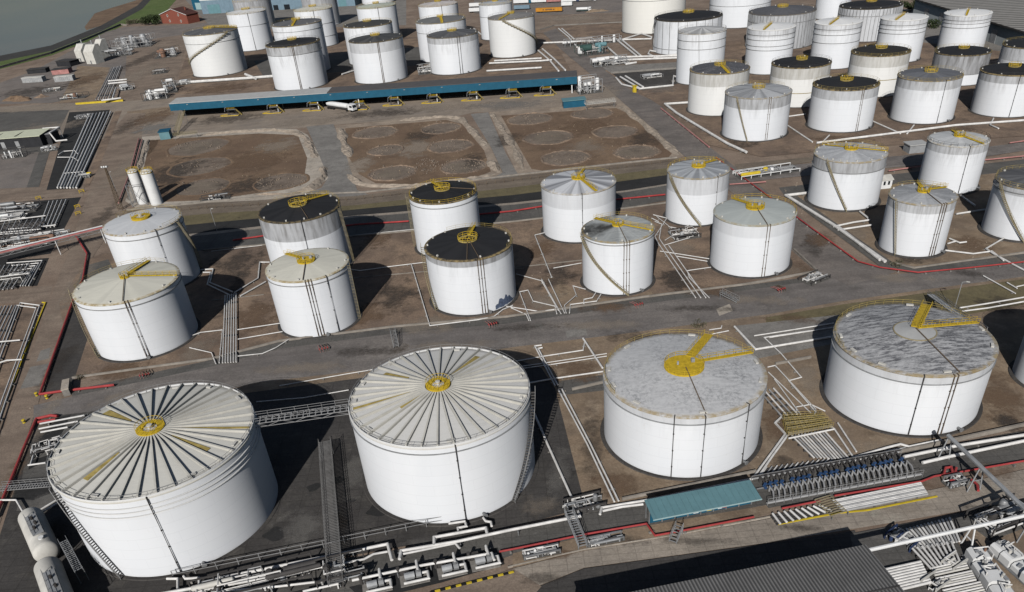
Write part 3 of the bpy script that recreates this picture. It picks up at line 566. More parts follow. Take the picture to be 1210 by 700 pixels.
# ---------------------------------------------------------------- river bank, yards, roads, bund floors (all on the ground plane)
sheet('river', 'river', [(-330, 128), (-330, 50), (-60, -30), (240, -45), (172, -2), (162, 8), (118, 32), (60, 55), (0, 67)])
sheet('mud_bank', 'soil_plot', [(100, 32), (112, 16), (130, 10), (150, 4), (172, -3), (163, 7), (118, 31), (102, 36)])
sheet('revetment', 'revetment', [(-300, 130), (0, 66), (60, 54), (118, 31), (162, 7), (173, -4), (182, -4), (168, 11), (122, 36), (62, 60), (0, 73), (-300, 142)])
sheet('grass_bank', 'turf', [(-300, 142), (0, 73), (62, 60), (122, 36), (168, 11), (182, -4), (212, -4), (196, 14), (186, 27), (150, 28), (118, 44), (60, 66), (0, 82), (-300, 160)])
sheet('yard', 'yard_grey', [(-40, 112), (40, 84), (125, 38), (148, 32), (200, 30), (265, 26), (265, 34), (225, 40), (180, 52), (150, 92), (135, 108), (60, 122), (-40, 124)])
sheet('yard', 'track_brown', [(150, 60), (183, 46), (225, 40), (215, 70), (205, 110), (175, 122), (146, 122)])
sheet('yard', 'soil_tan', [(92, 78), (130, 80), (120, 104), (112, 118), (70, 122), (84, 95)])
sheet('road', 'forecourt', [(-60, 130), (60, 123), (146, 120), (205, 116), (460, 108), (700, 92), (732, 104), (770, 120), (728, 130), (560, 133), (540, 138), (405, 147), (350, 152), (240, 158), (175, 163), (-60, 172), (-60, 150)])
sheet('road_patch', 'soil_tan', [(150, 132), (203, 126), (206, 136), (152, 142)])
sheet('yard', 'slab_grey', [(-60, 135), (82, 130), (60, 175), (45, 225), (-60, 232)])
sheet('yard', 'yard_grey', [(-60, 186), (46, 180), (30, 226), (-60, 236)])
sheet('road', 'track_brown', [(150, 134), (172, 134), (160, 205), (148, 250), (112, 300), (84, 358), (48, 468), (36, 505), (-10, 650), (-90, 720), (-60, 560), (6, 505), (30, 440), (60, 352), (80, 300), (102, 235), (128, 160)])
sheet('road', 'track_brown', [(-60, 226), (100, 219), (98, 232), (-60, 240)])
sheet('road', 'track_brown', [(-60, 345), (62, 338), (58, 356), (-60, 362)])
sheet('slab', 'concrete_grey', [(36, 434), (58, 430), (46, 456), (24, 460)])
sheet('slab', 'concrete_grey', [(48, 415), (60, 411), (58, 424), (43, 428)])
# left pipe yards
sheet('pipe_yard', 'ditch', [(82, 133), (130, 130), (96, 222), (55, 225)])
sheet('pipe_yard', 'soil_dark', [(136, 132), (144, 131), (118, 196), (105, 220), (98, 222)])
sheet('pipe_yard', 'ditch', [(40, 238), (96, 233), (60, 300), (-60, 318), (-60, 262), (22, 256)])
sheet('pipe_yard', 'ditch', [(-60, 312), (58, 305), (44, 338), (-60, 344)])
sheet('pipe_yard', 'soil_dark', [(-60, 362), (50, 358), (6, 480), (-40, 600), (-120, 620)])
# old tank plots and their rubble berms
sheet('berm', 'concrete_pale', [(168, 162), (240, 157), (310, 152), (350, 153), (364, 160), (380, 188), (389, 211), (366, 227), (330, 235), (240, 243), (160, 246), (148, 238), (160, 200)])
sheet('plot', 'soil_plot', [(177.5, 166), (306, 158), (352, 160), (363, 187), (359, 214), (324, 226), (245, 237), (165, 240), (160, 236), (170, 198)])
sheet('berm', 'rubble', [(396, 149), (530, 137), (547, 140), (580, 175), (594, 206), (572, 214), (488, 223), (428, 222), (408, 212)])
sheet('plot', 'soil_plot', [(408, 152), (527, 142), (546, 147), (572, 178), (580, 203), (566, 209), (486, 218), (444, 217), (424, 206), (412, 186)])
sheet('berm', 'rubble', [(578, 133), (600, 131), (735, 122), (752, 130), (812, 182), (800, 189), (640, 207), (612, 208)])
sheet('plot', 'soil_plot', [(592, 137), (728, 128), (745, 136), (794, 182), (790, 186), (641, 202), (628, 200)])
for i, (px, py, rx, ry) in enumerate([(234, 174, 30, 7), (236, 197, 31, 9), (332, 215, 28, 8), (240, 221, 27, 7), (443.6, 157, 23, 6.5), (456, 178, 19, 6), (464, 205, 25, 8), (521, 152, 21, 7), (532, 173, 24, 8), (548, 197, 25, 8),
     (626, 141, 24, 7), (700, 134.5, 23, 7), (648, 163, 27, 8), (726.5, 156, 25, 8), (668, 187, 27, 9), (752, 180, 26, 8)]):
    c = W(px, py); R = (W(px+rx, py)-W(px-rx, py)).length/2; rnd = random.Random(i); k = 40; wob = [1+.025*math.sin(3*j*2*PI/k+i)+.02*math.sin(7*j*2*PI/k+2*i) for j in range(k)]
    pl = [(c.x+R*wob[j]*math.cos(2*PI*j/k), c.y+R*wob[j]*math.sin(2*PI*j/k)) for j in range(k)]; z = level([(c.x+(x_-c.x)*1.12, c.y+(y_-c.y)*1.12) for x_, y_ in pl]); b = MB(); b.sheet(pl, z); structure('tank_footing', b, 'pad')
    b = MB(); k2 = 56; vs = []; fs = []; rim_h = .12 if i < 4 else .25
    for j in range(k2):
        a = 2*PI*j/k2; ww = wob[j*k//k2]
        for rr, zz in ((R*.98, z), (R*1.03, z+rim_h*rnd.uniform(.3, 2.0)), (R*1.10, z)): vs.append((c.x+rr*ww*math.cos(a), c.y+rr*ww*math.sin(a), zz))
    for j in range(k2):
        j2 = (j+1) % k2
        for q in range(2): fs.append((j*3+q, j*3+q+1, j2*3+q+1, j2*3+q))
    b.q(vs, fs); structure('tank_footing', b, 'soil_plot' if i < 4 else 'soil_dark')
    b = MB(); pl = [(c.x+R*.7*(1+.12*math.sin(4*PI*j/k+i))*math.cos(2*PI*j/k), c.y+R*.7*(1+.12*math.sin(6*PI*j/k+2*i))*math.sin(2*PI*j/k)) for j in range(k)]; b.sheet(pl, level(pl)); structure('tank_footing', b, 'pad' if i % 3 else 'track_bed')
sheet('bund_floor', 'soil_dark', [(228, 44), (330, 36), (480, 32), (640, 30), (656, 50), (676, 86), (420, 104), (206, 112), (215, 80)])
sheet('slab', 'slab_grey', [(300, 72), (420, 60), (560, 52), (570, 70), (420, 84), (312, 92)])
sheet('road', 'concrete_grey', [(362, 150), (394, 147), (410, 187), (422, 225), (440, 232), (340, 238), (380, 222), (388, 210), (378, 186)])
sheet('road', 'concrete_grey', [(556, 135), (577, 133), (598, 182), (613, 208), (575, 215), (594, 204), (580, 174)])
# pipe corridor north of the middle row
X = (150, 245, 420, 606, 740, 805)
def band(name, mat, a, b_):
    return strip(name, mat, [(x, y) for x, y in zip(X, a)], [(x, y) for x, y in zip(X, b_)])
band('track', 'track_bed', (250, 240, 232, 209, 194, 187), (262, 253, 243, 222, 205, 197))
band('bank', 'olive_bank', (262, 253, 243, 222, 205, 197), (274, 264, 248, 231, 214, 205))
band('ditch', 'ditch', (274, 264, 248, 231, 214, 205), (284, 275, 255, 240, 225.5, 215))
band('kerb', 'concrete', (284, 275, 255, 240, 225.5, 215), (287, 278, 257.5, 242.5, 227.5, 217))
band('slab', 'slab_grey', (287, 278, 257.5, 242.5, 227.5, 217), (305, 296, 279, 262, 246, 234))
# bund floors of the middle row
sheet('bund_floor', 'soil_dark', [(70, 360), (100, 310), (120, 300), (245, 297), (420, 280), (606, 263), (740, 247), (860, 231), (880, 240), (938, 296), (965, 322), (880, 338), (760, 353), (600, 376), (465, 388), (330, 405), (250, 426), (88, 449)])
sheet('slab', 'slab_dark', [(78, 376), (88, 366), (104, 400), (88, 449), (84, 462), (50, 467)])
sheet('slab', 'slab_grey', [(100, 315), (128, 307), (140, 330), (85, 352)])
sheet('soil_patch', 'soil_tan', [(640, 372), (660, 330), (690, 352), (742, 354), (770, 345), (772, 352), (700, 362)])
sheet('slab', 'slab_grey', [(84, 462), (250, 426), (330, 405), (465, 388), (600, 376), (760, 353), (880, 338), (1002, 322), (1002, 327), (880, 345), (760, 361), (600, 384), (465, 396), (330, 414), (250, 435), (86, 470)])
sheet('road', 'asphalt', [(40, 480), (86, 469), (250, 434), (330, 413), (465, 395), (600, 383), (760, 360), (880, 344), (1003, 327), (1054, 325), (1146, 319), (1300, 297), (1300, 312), (1210, 330), (1100, 342), (993, 357), (909, 372), (830, 383), (731, 396), (606, 411), (450, 436), (303, 453), (240, 468), (40, 510)])
sheet('road', 'asphalt_diag', [(632, 30), (655, 32), (680, 56), (716, 82), (748, 109), (775, 121), (838, 174), (905, 226), (953, 264), (1014, 311), (1060, 322), (1003, 338), (962, 320), (938, 299), (880, 240), (806, 183), (741, 126), (711, 99), (671, 66), (640, 38)])
sheet('road', 'track_brown', [(560, 32), (600, 20), (735, 14), (735, 27), (660, 33), (640, 40), (600, 40)])
sheet('road', 'asphalt', [(860, 205), (905, 198), (1120, 180), (1215, 168), (1215, 178), (1125, 192), (915, 212), (880, 216)])
sheet('soil_patch', 'track_bed', [(868, 195), (960, 186), (960, 192), (872, 203)])
# bunds right of the diagonal road
sheet('bund_floor', 'soil_dark', [(715, 84), (770, 60), (940, 40), (1230, 60), (1230, 160), (1000, 176), (900, 186), (838, 172), (784, 128)])
sheet('slab', 'slab_dark', [(724, 88), (800, 80), (800, 100), (748, 106)])
sheet('slab', 'concrete_grey', [(710, 79), (800, 74), (800, 82), (722, 87)])
sheet('bund_floor', 'soil_dark', [(655, 32), (735, 28), (735, 48), (684, 54)])
sheet('bund_floor', 'soil_tan', [(924, 232), (955, 226), (1230, 196), (1230, 300), (1080, 318), (1056, 312), (1030, 300)])
sheet('slab', 'slab_grey', [(920, 222), (1230, 186), (1230, 199), (955, 229), (928, 233)])
sheet('slab', 'slab_grey', [(928, 233), (940, 231), (1058, 313), (1080, 318), (1230, 298), (1230, 306), (1082, 325), (1040, 316)])
# apron before the warehouse, yard behind the far tanks
sheet('yard', 'concrete_grey', [(1085, 50), (1060, 10), (1300, 40), (1300, 70), (1190, 62)])
sheet('yard', 'yard_grey', [(560, -30), (760, -30), (760, 14), (600, 20), (560, 16)])
sheet('yard', 'concrete_grey', [(200, -20), (480, -20), (480, 30), (330, 34), (255, 38)])
# front row: soil strip by the road, slab under the ribbed tanks, soil under the mottled ones
sheet('bund_floor', 'soil_tan', [(240, 468), (303, 453), (450, 436), (606, 411), (731, 396), (909, 372), (993, 357), (1100, 342), (1300, 316), (1300, 520), (1210, 506), (1050, 530), (900, 563), (735, 597), (690, 602), (640, 470), (250, 490)])
sheet('slab', 'olive_bank', [(905, 376), (993, 361), (1100, 346), (1300, 318), (1300, 345), (1100, 380), (990, 395), (905, 405)])
sheet('slab', 'concrete_grey', [(868, 386), (1000, 372), (1000, 404), (893, 425)])
sheet('slab', 'slab_grey', [(655, 452), (712, 444), (716, 462), (664, 468)])
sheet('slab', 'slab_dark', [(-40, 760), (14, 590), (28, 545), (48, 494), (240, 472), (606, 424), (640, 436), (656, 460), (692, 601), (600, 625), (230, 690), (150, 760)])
sheet('slab', 'slab_grey', [(30, 545), (50, 500), (100, 490), (90, 560), (60, 600), (20, 605)])
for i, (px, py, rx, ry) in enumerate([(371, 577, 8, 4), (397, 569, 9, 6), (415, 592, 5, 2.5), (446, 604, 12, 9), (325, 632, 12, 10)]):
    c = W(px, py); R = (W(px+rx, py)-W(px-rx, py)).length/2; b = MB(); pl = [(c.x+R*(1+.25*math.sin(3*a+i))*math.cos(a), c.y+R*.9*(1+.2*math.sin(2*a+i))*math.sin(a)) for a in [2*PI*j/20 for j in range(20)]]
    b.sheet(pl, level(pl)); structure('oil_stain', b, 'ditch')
sheet('pipe_track', 'slab_grey', [(120, 720), (210, 696), (600, 628), (735, 600), (900, 566), (1210, 510), (1300, 494), (1300, 528), (1210, 546), (1104, 564), (900, 603), (766, 624), (606, 657), (560, 672), (240, 740)])
sheet('soil_strip', 'soil_tan', [(606, 655), (694, 634), (766, 622), (905, 598), (912, 606), (800, 640), (690, 652), (606, 672)])
sheet('pavement', 'concrete', [(560, 700), (585, 683), (606, 673), (690, 652), (800, 634), (919, 612), (1004, 596), (1100, 580), (1210, 556), (1300, 540), (1300, 570), (1176, 598), (1034, 622), (909, 642), (690, 672), (620, 700), (600, 720)])
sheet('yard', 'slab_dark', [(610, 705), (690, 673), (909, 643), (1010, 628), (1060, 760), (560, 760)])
sheet('yard', 'track_brown', [(380, 735), (560, 690), (606, 673), (640, 694), (600, 740), (500, 800)])
sheet('yard', 'soil_tan', [(1120, 625), (1176, 598), (1300, 572), (1300, 780), (1180, 720)])
sheet('yard', 'slab_grey', [(1004, 632), (1176, 600), (1130, 640), (1180, 720), (1180, 800), (1040, 800)])

# rubble berms round the old plots: low uneven mounds
def mound(name, px, wd, h, mat, seed):
    pts = [W(*p) for p in px]; rd = random.Random(seed); dense = []
    for i in range(len(pts)-1):
        L = (pts[i+1]-pts[i]).length; k = max(1, int(L/1.6))
        for j in range(k): dense.append(pts[i].lerp(pts[i+1], j/k))
    dense.append(pts[-1]); b = MB(); vs = []; fs = []; K = 7
    for i, p in enumerate(dense):
        d = (dense[min(i+1, len(dense)-1)]-dense[max(i-1, 0)]).normalized(); nn = Vector((-d.y, d.x, 0)); e = min(1, i/3, (len(dense)-1-i)/3)
        w_ = wd*(.75+.35*math.sin(i*.37+seed)+.2*rd.random())*(.5+.5*e)
        for j in range(K):
            f = j/(K-1)*2-1; z = h*(1-f*f)*(.6+.8*rd.random())*e if 0 < j < K-1 else 0.0
            q = p+nn*(f*w_/2)+d*rd.uniform(-.3, .3); vs.append((q.x, q.y, z+.02))
    for i in range(len(dense)-1):
        for j in range(K-1): q = i*K+j; fs.append((q, q+1, q+K+1, q+K))
    b.q(vs, fs); return structure(name, b, mat)
plain('rubble_pale', (.40, .335, .27), .95, var=.4, sc=.5)
mound('berm', [(236, 160), (280, 156.5), (323, 154.5), (349, 157), (362, 164), (373, 187)], 4.5, .9, 'rubble_pale', 1)
mound('berm', [(381, 197), (384, 208), (366, 224), (345, 229)], 5.0, 1.1, 'rubble_pale', 2)
mound('berm', [(176, 165), (167, 190), (160, 212)], 3.5, .7, 'rubble_pale', 3)
mound('berm', [(402, 151), (407, 170), (414, 186)], 5.0, 1.0, 'rubble_pale', 4)
mound('berm', [(410, 206), (424, 217), (440, 221), (487, 221), (566, 211), (588, 205)], 3.6, .9, 'rubble_pale', 5)
mound('berm', [(470, 143), (528, 138.5), (545, 141), (560, 157), (576, 174)], 4.2, .9, 'rubble_pale', 6)
mound('berm', [(578, 190), (590, 205)], 5, 1.2, 'rubble_pale', 7)
mound('berm', [(581, 134), (598, 160), (609, 178), (618, 200)], 3.5, .8, 'rubble_pale', 8)
mound('berm', [(733, 126), (760, 146), (802, 184)], 4.0, .8, 'rubble_pale', 9)
mound('berm', [(300, 230), (345, 231), (360, 226)], 3.0, .6, 'rubble', 10)
mound('dirt_heap', [(2, 120), (18, 118), (36, 119)], 9, 2.2, 'soil_plot', 11)
mound('dirt_heap', [(40, 116), (58, 114)], 6, 1.6, 'soil_dark', 12)
mound('dirt_heap', [(690, 15), (720, 13)], 8, 1.6, 'soil_tan', 13)
def scatter(spots, n, s0, s1, mat, seed):
    rd = random.Random(seed); b = MB()
    for i in range(n):
        px, py, rx, ry, ring = rd.choice(spots); a = rd.uniform(0, 2*PI); k = rd.uniform(.85, 1.08) if ring else math.sqrt(rd.random())
        p = W(px+rx*k*math.cos(a), py+ry*k*math.sin(a)); s = rd.uniform(s0, s1)*rd.uniform(.6, 1.2); h = s*rd.uniform(.4, .9); r_ = rd.uniform(0, PI)
        q = [(p.x+math.cos(r_+j*PI/2)*s*rd.uniform(.4, .7), p.y+math.sin(r_+j*PI/2)*s*rd.uniform(.4, .7), -.02) for j in range(4)]
        t_ = [(p.x+(x-p.x)*.7, p.y+(y-p.y)*.7, h) for x, y, z in q]
        b.q(q+t_, [(4, 5, 6, 7), (0, 1, 5, 4), (1, 2, 6, 5), (2, 3, 7, 6), (3, 0, 4, 7)])
    o = b.build('rubble', mat); o['kind'] = 'stuff'; return o
rims = [(234, 174, 30, 7, 0), (240, 198, 26, 8, 0), (332, 215, 28, 8, 0), (332, 215, 28, 8, 1), (240, 221, 27, 7, 1), (443.6, 157, 23, 6.5, 1), (456, 178, 19, 6, 0), (464, 205, 25, 8, 1), (521, 152, 21, 7, 1), (532, 173, 24, 8, 0), (548, 197, 25, 8, 1), (548, 197, 22, 7, 0), (505, 197, 16, 9, 0), (505, 197, 14, 8, 0), (668, 187, 27, 9, 0), (752, 180, 26, 8, 1), (626, 141, 24, 7, 0)]
scatter(rims, 1300, .25, .8, 'pad', 3)
scatter([(270, 198, 95, 36, 0), (500, 180, 80, 34, 0), (690, 165, 90, 32, 0)], 350, .2, .6, 'soil_tan', 4)
scatter([(505, 345, 90, 25, 0), (690, 330, 80, 30, 0), (300, 370, 60, 40, 0), (800, 480, 150, 80, 0), (1080, 480, 120, 60, 0), (950, 250, 30, 40, 0), (1100, 290, 80, 25, 0), (300, 130, 120, 6, 0), (600, 125, 90, 5, 0), (80, 105, 60, 12, 0)], 900, .12, .4, 'rubble', 5)
scatter([(640, 655, 50, 6, 0), (780, 640, 60, 6, 0), (60, 500, 30, 30, 0), (1150, 640, 40, 25, 0)], 260, .1, .3, 'rubble', 6)

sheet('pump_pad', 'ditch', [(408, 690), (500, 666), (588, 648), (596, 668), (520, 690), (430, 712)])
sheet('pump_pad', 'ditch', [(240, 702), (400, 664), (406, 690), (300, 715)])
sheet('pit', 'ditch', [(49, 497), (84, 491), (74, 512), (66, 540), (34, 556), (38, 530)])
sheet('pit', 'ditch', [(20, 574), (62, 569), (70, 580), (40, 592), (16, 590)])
sheet('road_patch', 'concrete_grey', [(668, 392), (692, 388), (694, 397), (670, 400)])
sheet('road_patch', 'concrete_grey', [(632, 384), (640, 383), (641, 388), (634, 389)])
sheet('road_patch', 'concrete_pale', [(846, 366), (862, 360), (866, 368), (850, 374)])

S.cycles.transparent_max_bounces = 24
def stain(px, py, rx, ry, kind, s=.8):
    c_ = W(px, py); ax = (W(px+rx, py)-c_); ay = (W(px, py-ry)-c_); k = 28
    pl = [(c_.x+ax.x*math.cos(t_)*1.0+ay.x*math.sin(t_), c_.y+ax.y*math.cos(t_)+ay.y*math.sin(t_)) for t_ in [2*PI*i/k for i in range(k)]]
    z = level(pl); b = MB(); b.sheet([(math.cos(2*PI*i/k), math.sin(2*PI*i/k)) for i in range(k)], 0)
    o = structure('dirt_patch', b, 'stain_'+kind); o.matrix_world = Matrix(((ax.x, ay.x, 0, c_.x), (ax.y, ay.y, 0, c_.y), (0, 0, 1, z), (0, 0, 0, 1))); o['strength'] = float(s)
for q in [(300, 190, 55, 18, 'rust', .8), (330, 172, 40, 12, 'pale', .6), (205, 205, 40, 25, 'dark', .7), (290, 220, 50, 14, 'dark', .7), (490, 175, 35, 16, 'pale', .7), (425, 195, 25, 14, 'pale', .8), (560, 190, 20, 14, 'dark', .6), (500, 160, 30, 10, 'dark', .6),
    (600, 165, 25, 12, 'dark', .6), (690, 150, 45, 14, 'rust', .6), (760, 165, 30, 16, 'dark', .6), (690, 175, 40, 14, 'pale', .5), (280, 310, 40, 22, 'dark', .7), (300, 375, 40, 25, 'rust', .7), (445, 285, 30, 12, 'rust', .8), (470, 350, 35, 25, 'dark', .7), (500, 385, 60, 16, 'pale', .5), (430, 375, 40, 20, 'rust', .8),
    (640, 295, 25, 18, 'rust', .8), (660, 330, 35, 22, 'dark', .6), (640, 355, 35, 16, 'pale', .6), (720, 365, 50, 10, 'rust', .8), (800, 330, 30, 22, 'dark', .8), (840, 345, 50, 12, 'rust', .7), (800, 290, 30, 20, 'pale', .45), (940, 320, 30, 18, 'rust', .6), (140, 440, 50, 16, 'rust', .8), (230, 415, 30, 18, 'pale', .5), (280, 340, 14, 50, 'dark', .5),
    (700, 520, 22, 50, 'dark', .5), (725, 500, 18, 50, 'rust', .9), (730, 575, 50, 20, 'rust', .8), (800, 585, 70, 10, 'dark', .5), (915, 500, 30, 30, 'rust', .7), (925, 545, 25, 14, 'dark', .6), (1180, 470, 40, 50, 'rust', .8), (1190, 500, 20, 20, 'dark', .9), (955, 450, 25, 30, 'pale', .5), (1040, 530, 60, 14, 'pale', .4), (680, 440, 40, 22, 'rust', .7), (760, 400, 60, 12, 'dark', .6),
    (360, 435, 90, 10, 'pale', .5), (520, 410, 90, 9, 'pale', .5), (700, 385, 90, 9, 'pale', .5), (900, 355, 70, 8, 'pale', .5), (160, 470, 70, 12, 'pale', .5), (1060, 330, 60, 8, 'pale', .5), (440, 415, 80, 8, 'dark', .5), (620, 388, 80, 7, 'dark', .5), (820, 365, 70, 7, 'dark', .5), (1150, 325, 50, 7, 'dark', .5), (930, 320, 30, 14, 'pale', .4), (870, 240, 22, 20, 'pale', .5), (830, 200, 18, 20, 'dark', .5), (960, 290, 20, 20, 'dark', .5), (720, 110, 22, 14, 'pale', .6),
    (70, 430, 18, 40, 'dark', .5), (50, 500, 18, 40, 'pale', .5), (90, 340, 18, 40, 'pale', .5), (120, 260, 16, 30, 'dark', .5), (145, 200, 14, 30, 'pale', .5), (150, 150, 16, 14, 'dark', .5), (20, 560, 16, 40, 'rust', .6), (180, 140, 30, 12, 'rust', .8), (180, 152, 30, 8, 'grey', .8), (270, 140, 60, 8, 'dark', .6), (450, 134, 80, 7, 'dark', .6), (600, 124, 70, 7, 'grey', .6), (360, 145, 60, 6, 'pale', .6), (520, 128, 60, 6, 'pale', .5), (60, 150, 60, 8, 'pale', .5), (40, 128, 60, 5, 'pale', .7), (160, 90, 20, 20, 'pale', .5), (170, 70, 14, 18, 'dark', .5), (40, 108, 50, 8, 'dark', .6), (100, 95, 25, 10, 'rust', .7),
    (360, 620, 50, 30, 'grey', .45), (420, 560, 25, 40, 'grey', .4), (400, 620, 25, 30, 'dark', .7), (660, 560, 20, 50, 'grey', .4), (640, 600, 40, 20, 'pale', .3), (520, 640, 80, 10, 'grey', .4), (60, 640, 30, 40, 'dark', .7), (60, 590, 30, 14, 'grey', .5), (660, 655, 50, 10, 'rust', .7), (740, 640, 50, 9, 'dark', .5), (640, 685, 50, 10, 'dark', .5), (820, 640, 70, 8, 'dark', .4), (1060, 600, 70, 10, 'pale', .4), (1100, 575, 40, 9, 'rust', .5), (1180, 560, 40, 14, 'rust', .6), (1160, 610, 40, 14, 'dark', .6), (950, 625, 50, 8, 'dark', .5),
    (970, 285, 30, 14, 'rust', .7), (1010, 275, 30, 14, 'pale', .4), (1150, 290, 40, 16, 'rust', .6), (1080, 308, 40, 8, 'dark', .6), (1190, 305, 30, 8, 'pale', .4), (880, 165, 40, 14, 'dark', .6), (1000, 165, 60, 8, 'rust', .6), (1120, 155, 50, 8, 'rust', .6), (780, 105, 30, 8, 'grey', .4), (720, 45, 25, 8, 'rust', .7), (260, 105, 50, 8, 'rust', .6), (560, 78, 40, 8, 'rust', .6), (680, 22, 50, 5, 'pale', .7), (1000, 185, 80, 5, 'pale', .5), (1180, 360, 40, 14, 'dark', .6), (940, 378, 50, 8, 'rust', .6)]: stain(*q)
# ---------------------------------------------------------------- pipelines
def pipeline(label, lines, r=.22, z=.55, mat='pipe_white', cat='pipeline', group='pipelines across the bund floors', name='pipeline', sup=True, legs=9.0):
    """lines: pixel polylines (px, py[, z]); every pipe a part, short concrete sleepers under them"""
    w3 = [[W(p[0], p[1], p[2] if len(p) > 2 else z) for p in ln] for ln in lines]
    o = w3[0][0]; base = Vector((o.x, o.y, 0)); t = thing(name, label, cat, base, group)
    for ln in w3:
        b = MB(); b.tube([p-base for p in ln], r, 8); ob = b.build('pipe', mat, t); smooth_by_angle(ob, 40)
    if sup:
        ln = max(w3, key=lambda q: sum((q[i+1]-q[i]).length for i in range(len(q)-1))); acc = 0; cnt = 0; nxt = 2.0
        for i in range(len(ln)-1):
            d = ln[i+1]-ln[i]; L = d.length
            while nxt < acc+L and cnt < 40:
                p = ln[i]+d*((nxt-acc)/L); b = MB(); a = math.atan2(d.y, d.x); zz = p.z-r
                if zz < 1.2: b.box((p.x-base.x, p.y-base.y, zz/2), (.35, r*2+.7, max(.05, zz)), a)
                else:
                    for sg in (-1, 1): b.tube([(p.x-base.x-math.sin(a)*.4*sg, p.y-base.y+math.cos(a)*.4*sg, 0), (p.x-base.x-math.sin(a)*.25*sg, p.y-base.y+math.cos(a)*.25*sg, zz)], .09, 4)
                    b.box((p.x-base.x, p.y-base.y, zz-.08), (.2, 1.3, .16), a)
                b.build('pipe_support', 'concrete_grey' if zz < 1.2 else 'steel', t); nxt += legs; cnt += 1
            acc += L
    return t
def rack(label, a0, a1, b0, b1, n, r=.2, z=.7, mat='pipe_white', name='pipe_bundle', group='bundles of parallel pipes', skip=(), sleepers=4, mats=None):
    """n parallel pipes from edge a0-a1 (pixels) to edge b0-b1"""
    A0, A1, B0, B1 = W(*a0, z), W(*a1, z), W(*b0, z), W(*b1, z); base = Vector((A0.x, A0.y, 0)); t = thing(name, label, 'pipes', base, group)
    for i in range(n):
        if i in skip: continue
        f = i/max(1, n-1); b = MB(); b.tube([A0.lerp(A1, f)-base, B0.lerp(B1, f)-base], r, 8); ob = b.build('pipe', (mats[i % len(mats)] if mats else mat), t); smooth_by_angle(ob, 40)
    for k in range(sleepers):
        f = (k+.5)/sleepers; p, q = A0.lerp(B0, f)-base, A1.lerp(B1, f)-base; d = q-p; b = MB(); p = p-d*.06; q = q+d*.06; c = (p+q)/2
        b.box((c.x, c.y, (z-r)/2), ((q-p).length, .4, z-r), math.atan2(d.y, d.x)); b.build('sleeper', 'steel_dark', t)
    return t
P = pipeline
# middle row, left half
rack('six white pipes side by side running to the road between two cream roofed tanks', (266, 349), (279, 347), (263, 429), (279, 428), 6, .17)
P('white pipes bending from the shaded foot of the pale roofed tank near the silos', [[(236, 319), (252, 318), (248, 334), (275, 345)], [(240, 322), (249, 322), (245, 336), (272, 349)]])
P('white stepped pipes from the left of the cream roofed tank with yellow patch', [[(319, 310), (307, 310), (305, 329), (277, 346)], [(314, 333), (284, 350)]])
P('white pipe branch meeting the six pipe bundle from the right, above the road', [[(332, 382), (279, 390)], [(343, 400), (326, 411), (310, 418), (281, 421)], [(334, 392), (281, 401)]], .14)
P('white pipe branch meeting the six pipe bundle from the long walkway tank', [[(226, 397), (237, 393), (263, 390), (259, 429)], [(224, 411), (250, 417), (255, 430)]], .14)
P('thin white pipe running level across the soil into the black roofed tank', [[(412, 318), (425, 320), (462, 315), (503, 310)]], .14)
P('white pipe in a large L around the front of the nearest black roofed tank', [[(486, 312), (508, 385), (565, 378), (584, 374), (594, 366), (606, 361)]], .16)
P('thin pipe line along the far soil edge under the black roofed tanks', [[(420, 278), (490, 271)], [(250, 297), (310, 290)]], .10, .3)
# between the blue smeared tank and the stained roof
P('white pipe from the blue smeared tank sloping to the manifold at the road', [[(610, 324), (640, 332), (660, 367)]], .14)
P('white square loop of pipe beside the blue smeared tank', [[(627, 379), (614, 345), (624, 343), (630, 356), (656, 362), (658, 371)]], .14)
P('white pipe crossing low from the blue smeared tank to the square loop', [[(604, 364), (622, 372), (625, 379)], [(598, 362), (636, 368), (655, 366)]], .14)
P('white pipe running from the wedge roofed tank towards the stained roof tank', [[(644, 275), (632, 278), (648, 318), (652, 328)], [(687, 311), (654, 317)]], .14)
P('white twin pipes dropping straight to the road manifold left of the stained roof tank', [[(640, 330), (663, 371)], [(648, 330), (667, 370)]], .14)
P('white pipe zigzagging from the left foot of the stained roof tank', [[(692, 342), (677, 338), (681, 349), (667, 361), (669, 370)]], .14)
P('white pipes zigzagging from the front foot of the stained roof tank to the road', [[(710, 348), (705, 356), (674, 360), (673, 370)], [(704, 346), (700, 352), (690, 354), (690, 359)]], .15)
# between stained roof tank and grey green roof
P('three white pipes running to the road left of the grey green roofed tank', [[(772, 254), (788, 258), (774, 280), (778, 288), (822, 352)], [(774, 262), (782, 265), (779, 282), (783, 288), (828, 352)], [(770, 258), (778, 262)], [(790, 290), (834, 352)]], .16)
P('white pipes branching to the grey green roofed tank near its left foot', [[(780, 297), (800, 300), (838, 306)], [(840, 316), (812, 320), (815, 329), (838, 352)], [(785, 290), (815, 281)], [(800, 303), (836, 309)]], .14)
P('thin white pipes below the tank with grey upper shell', [[(776, 256), (800, 275), (786, 284)], [(790, 268), (812, 272), (824, 270)], [(800, 272), (815, 266)]], .12)
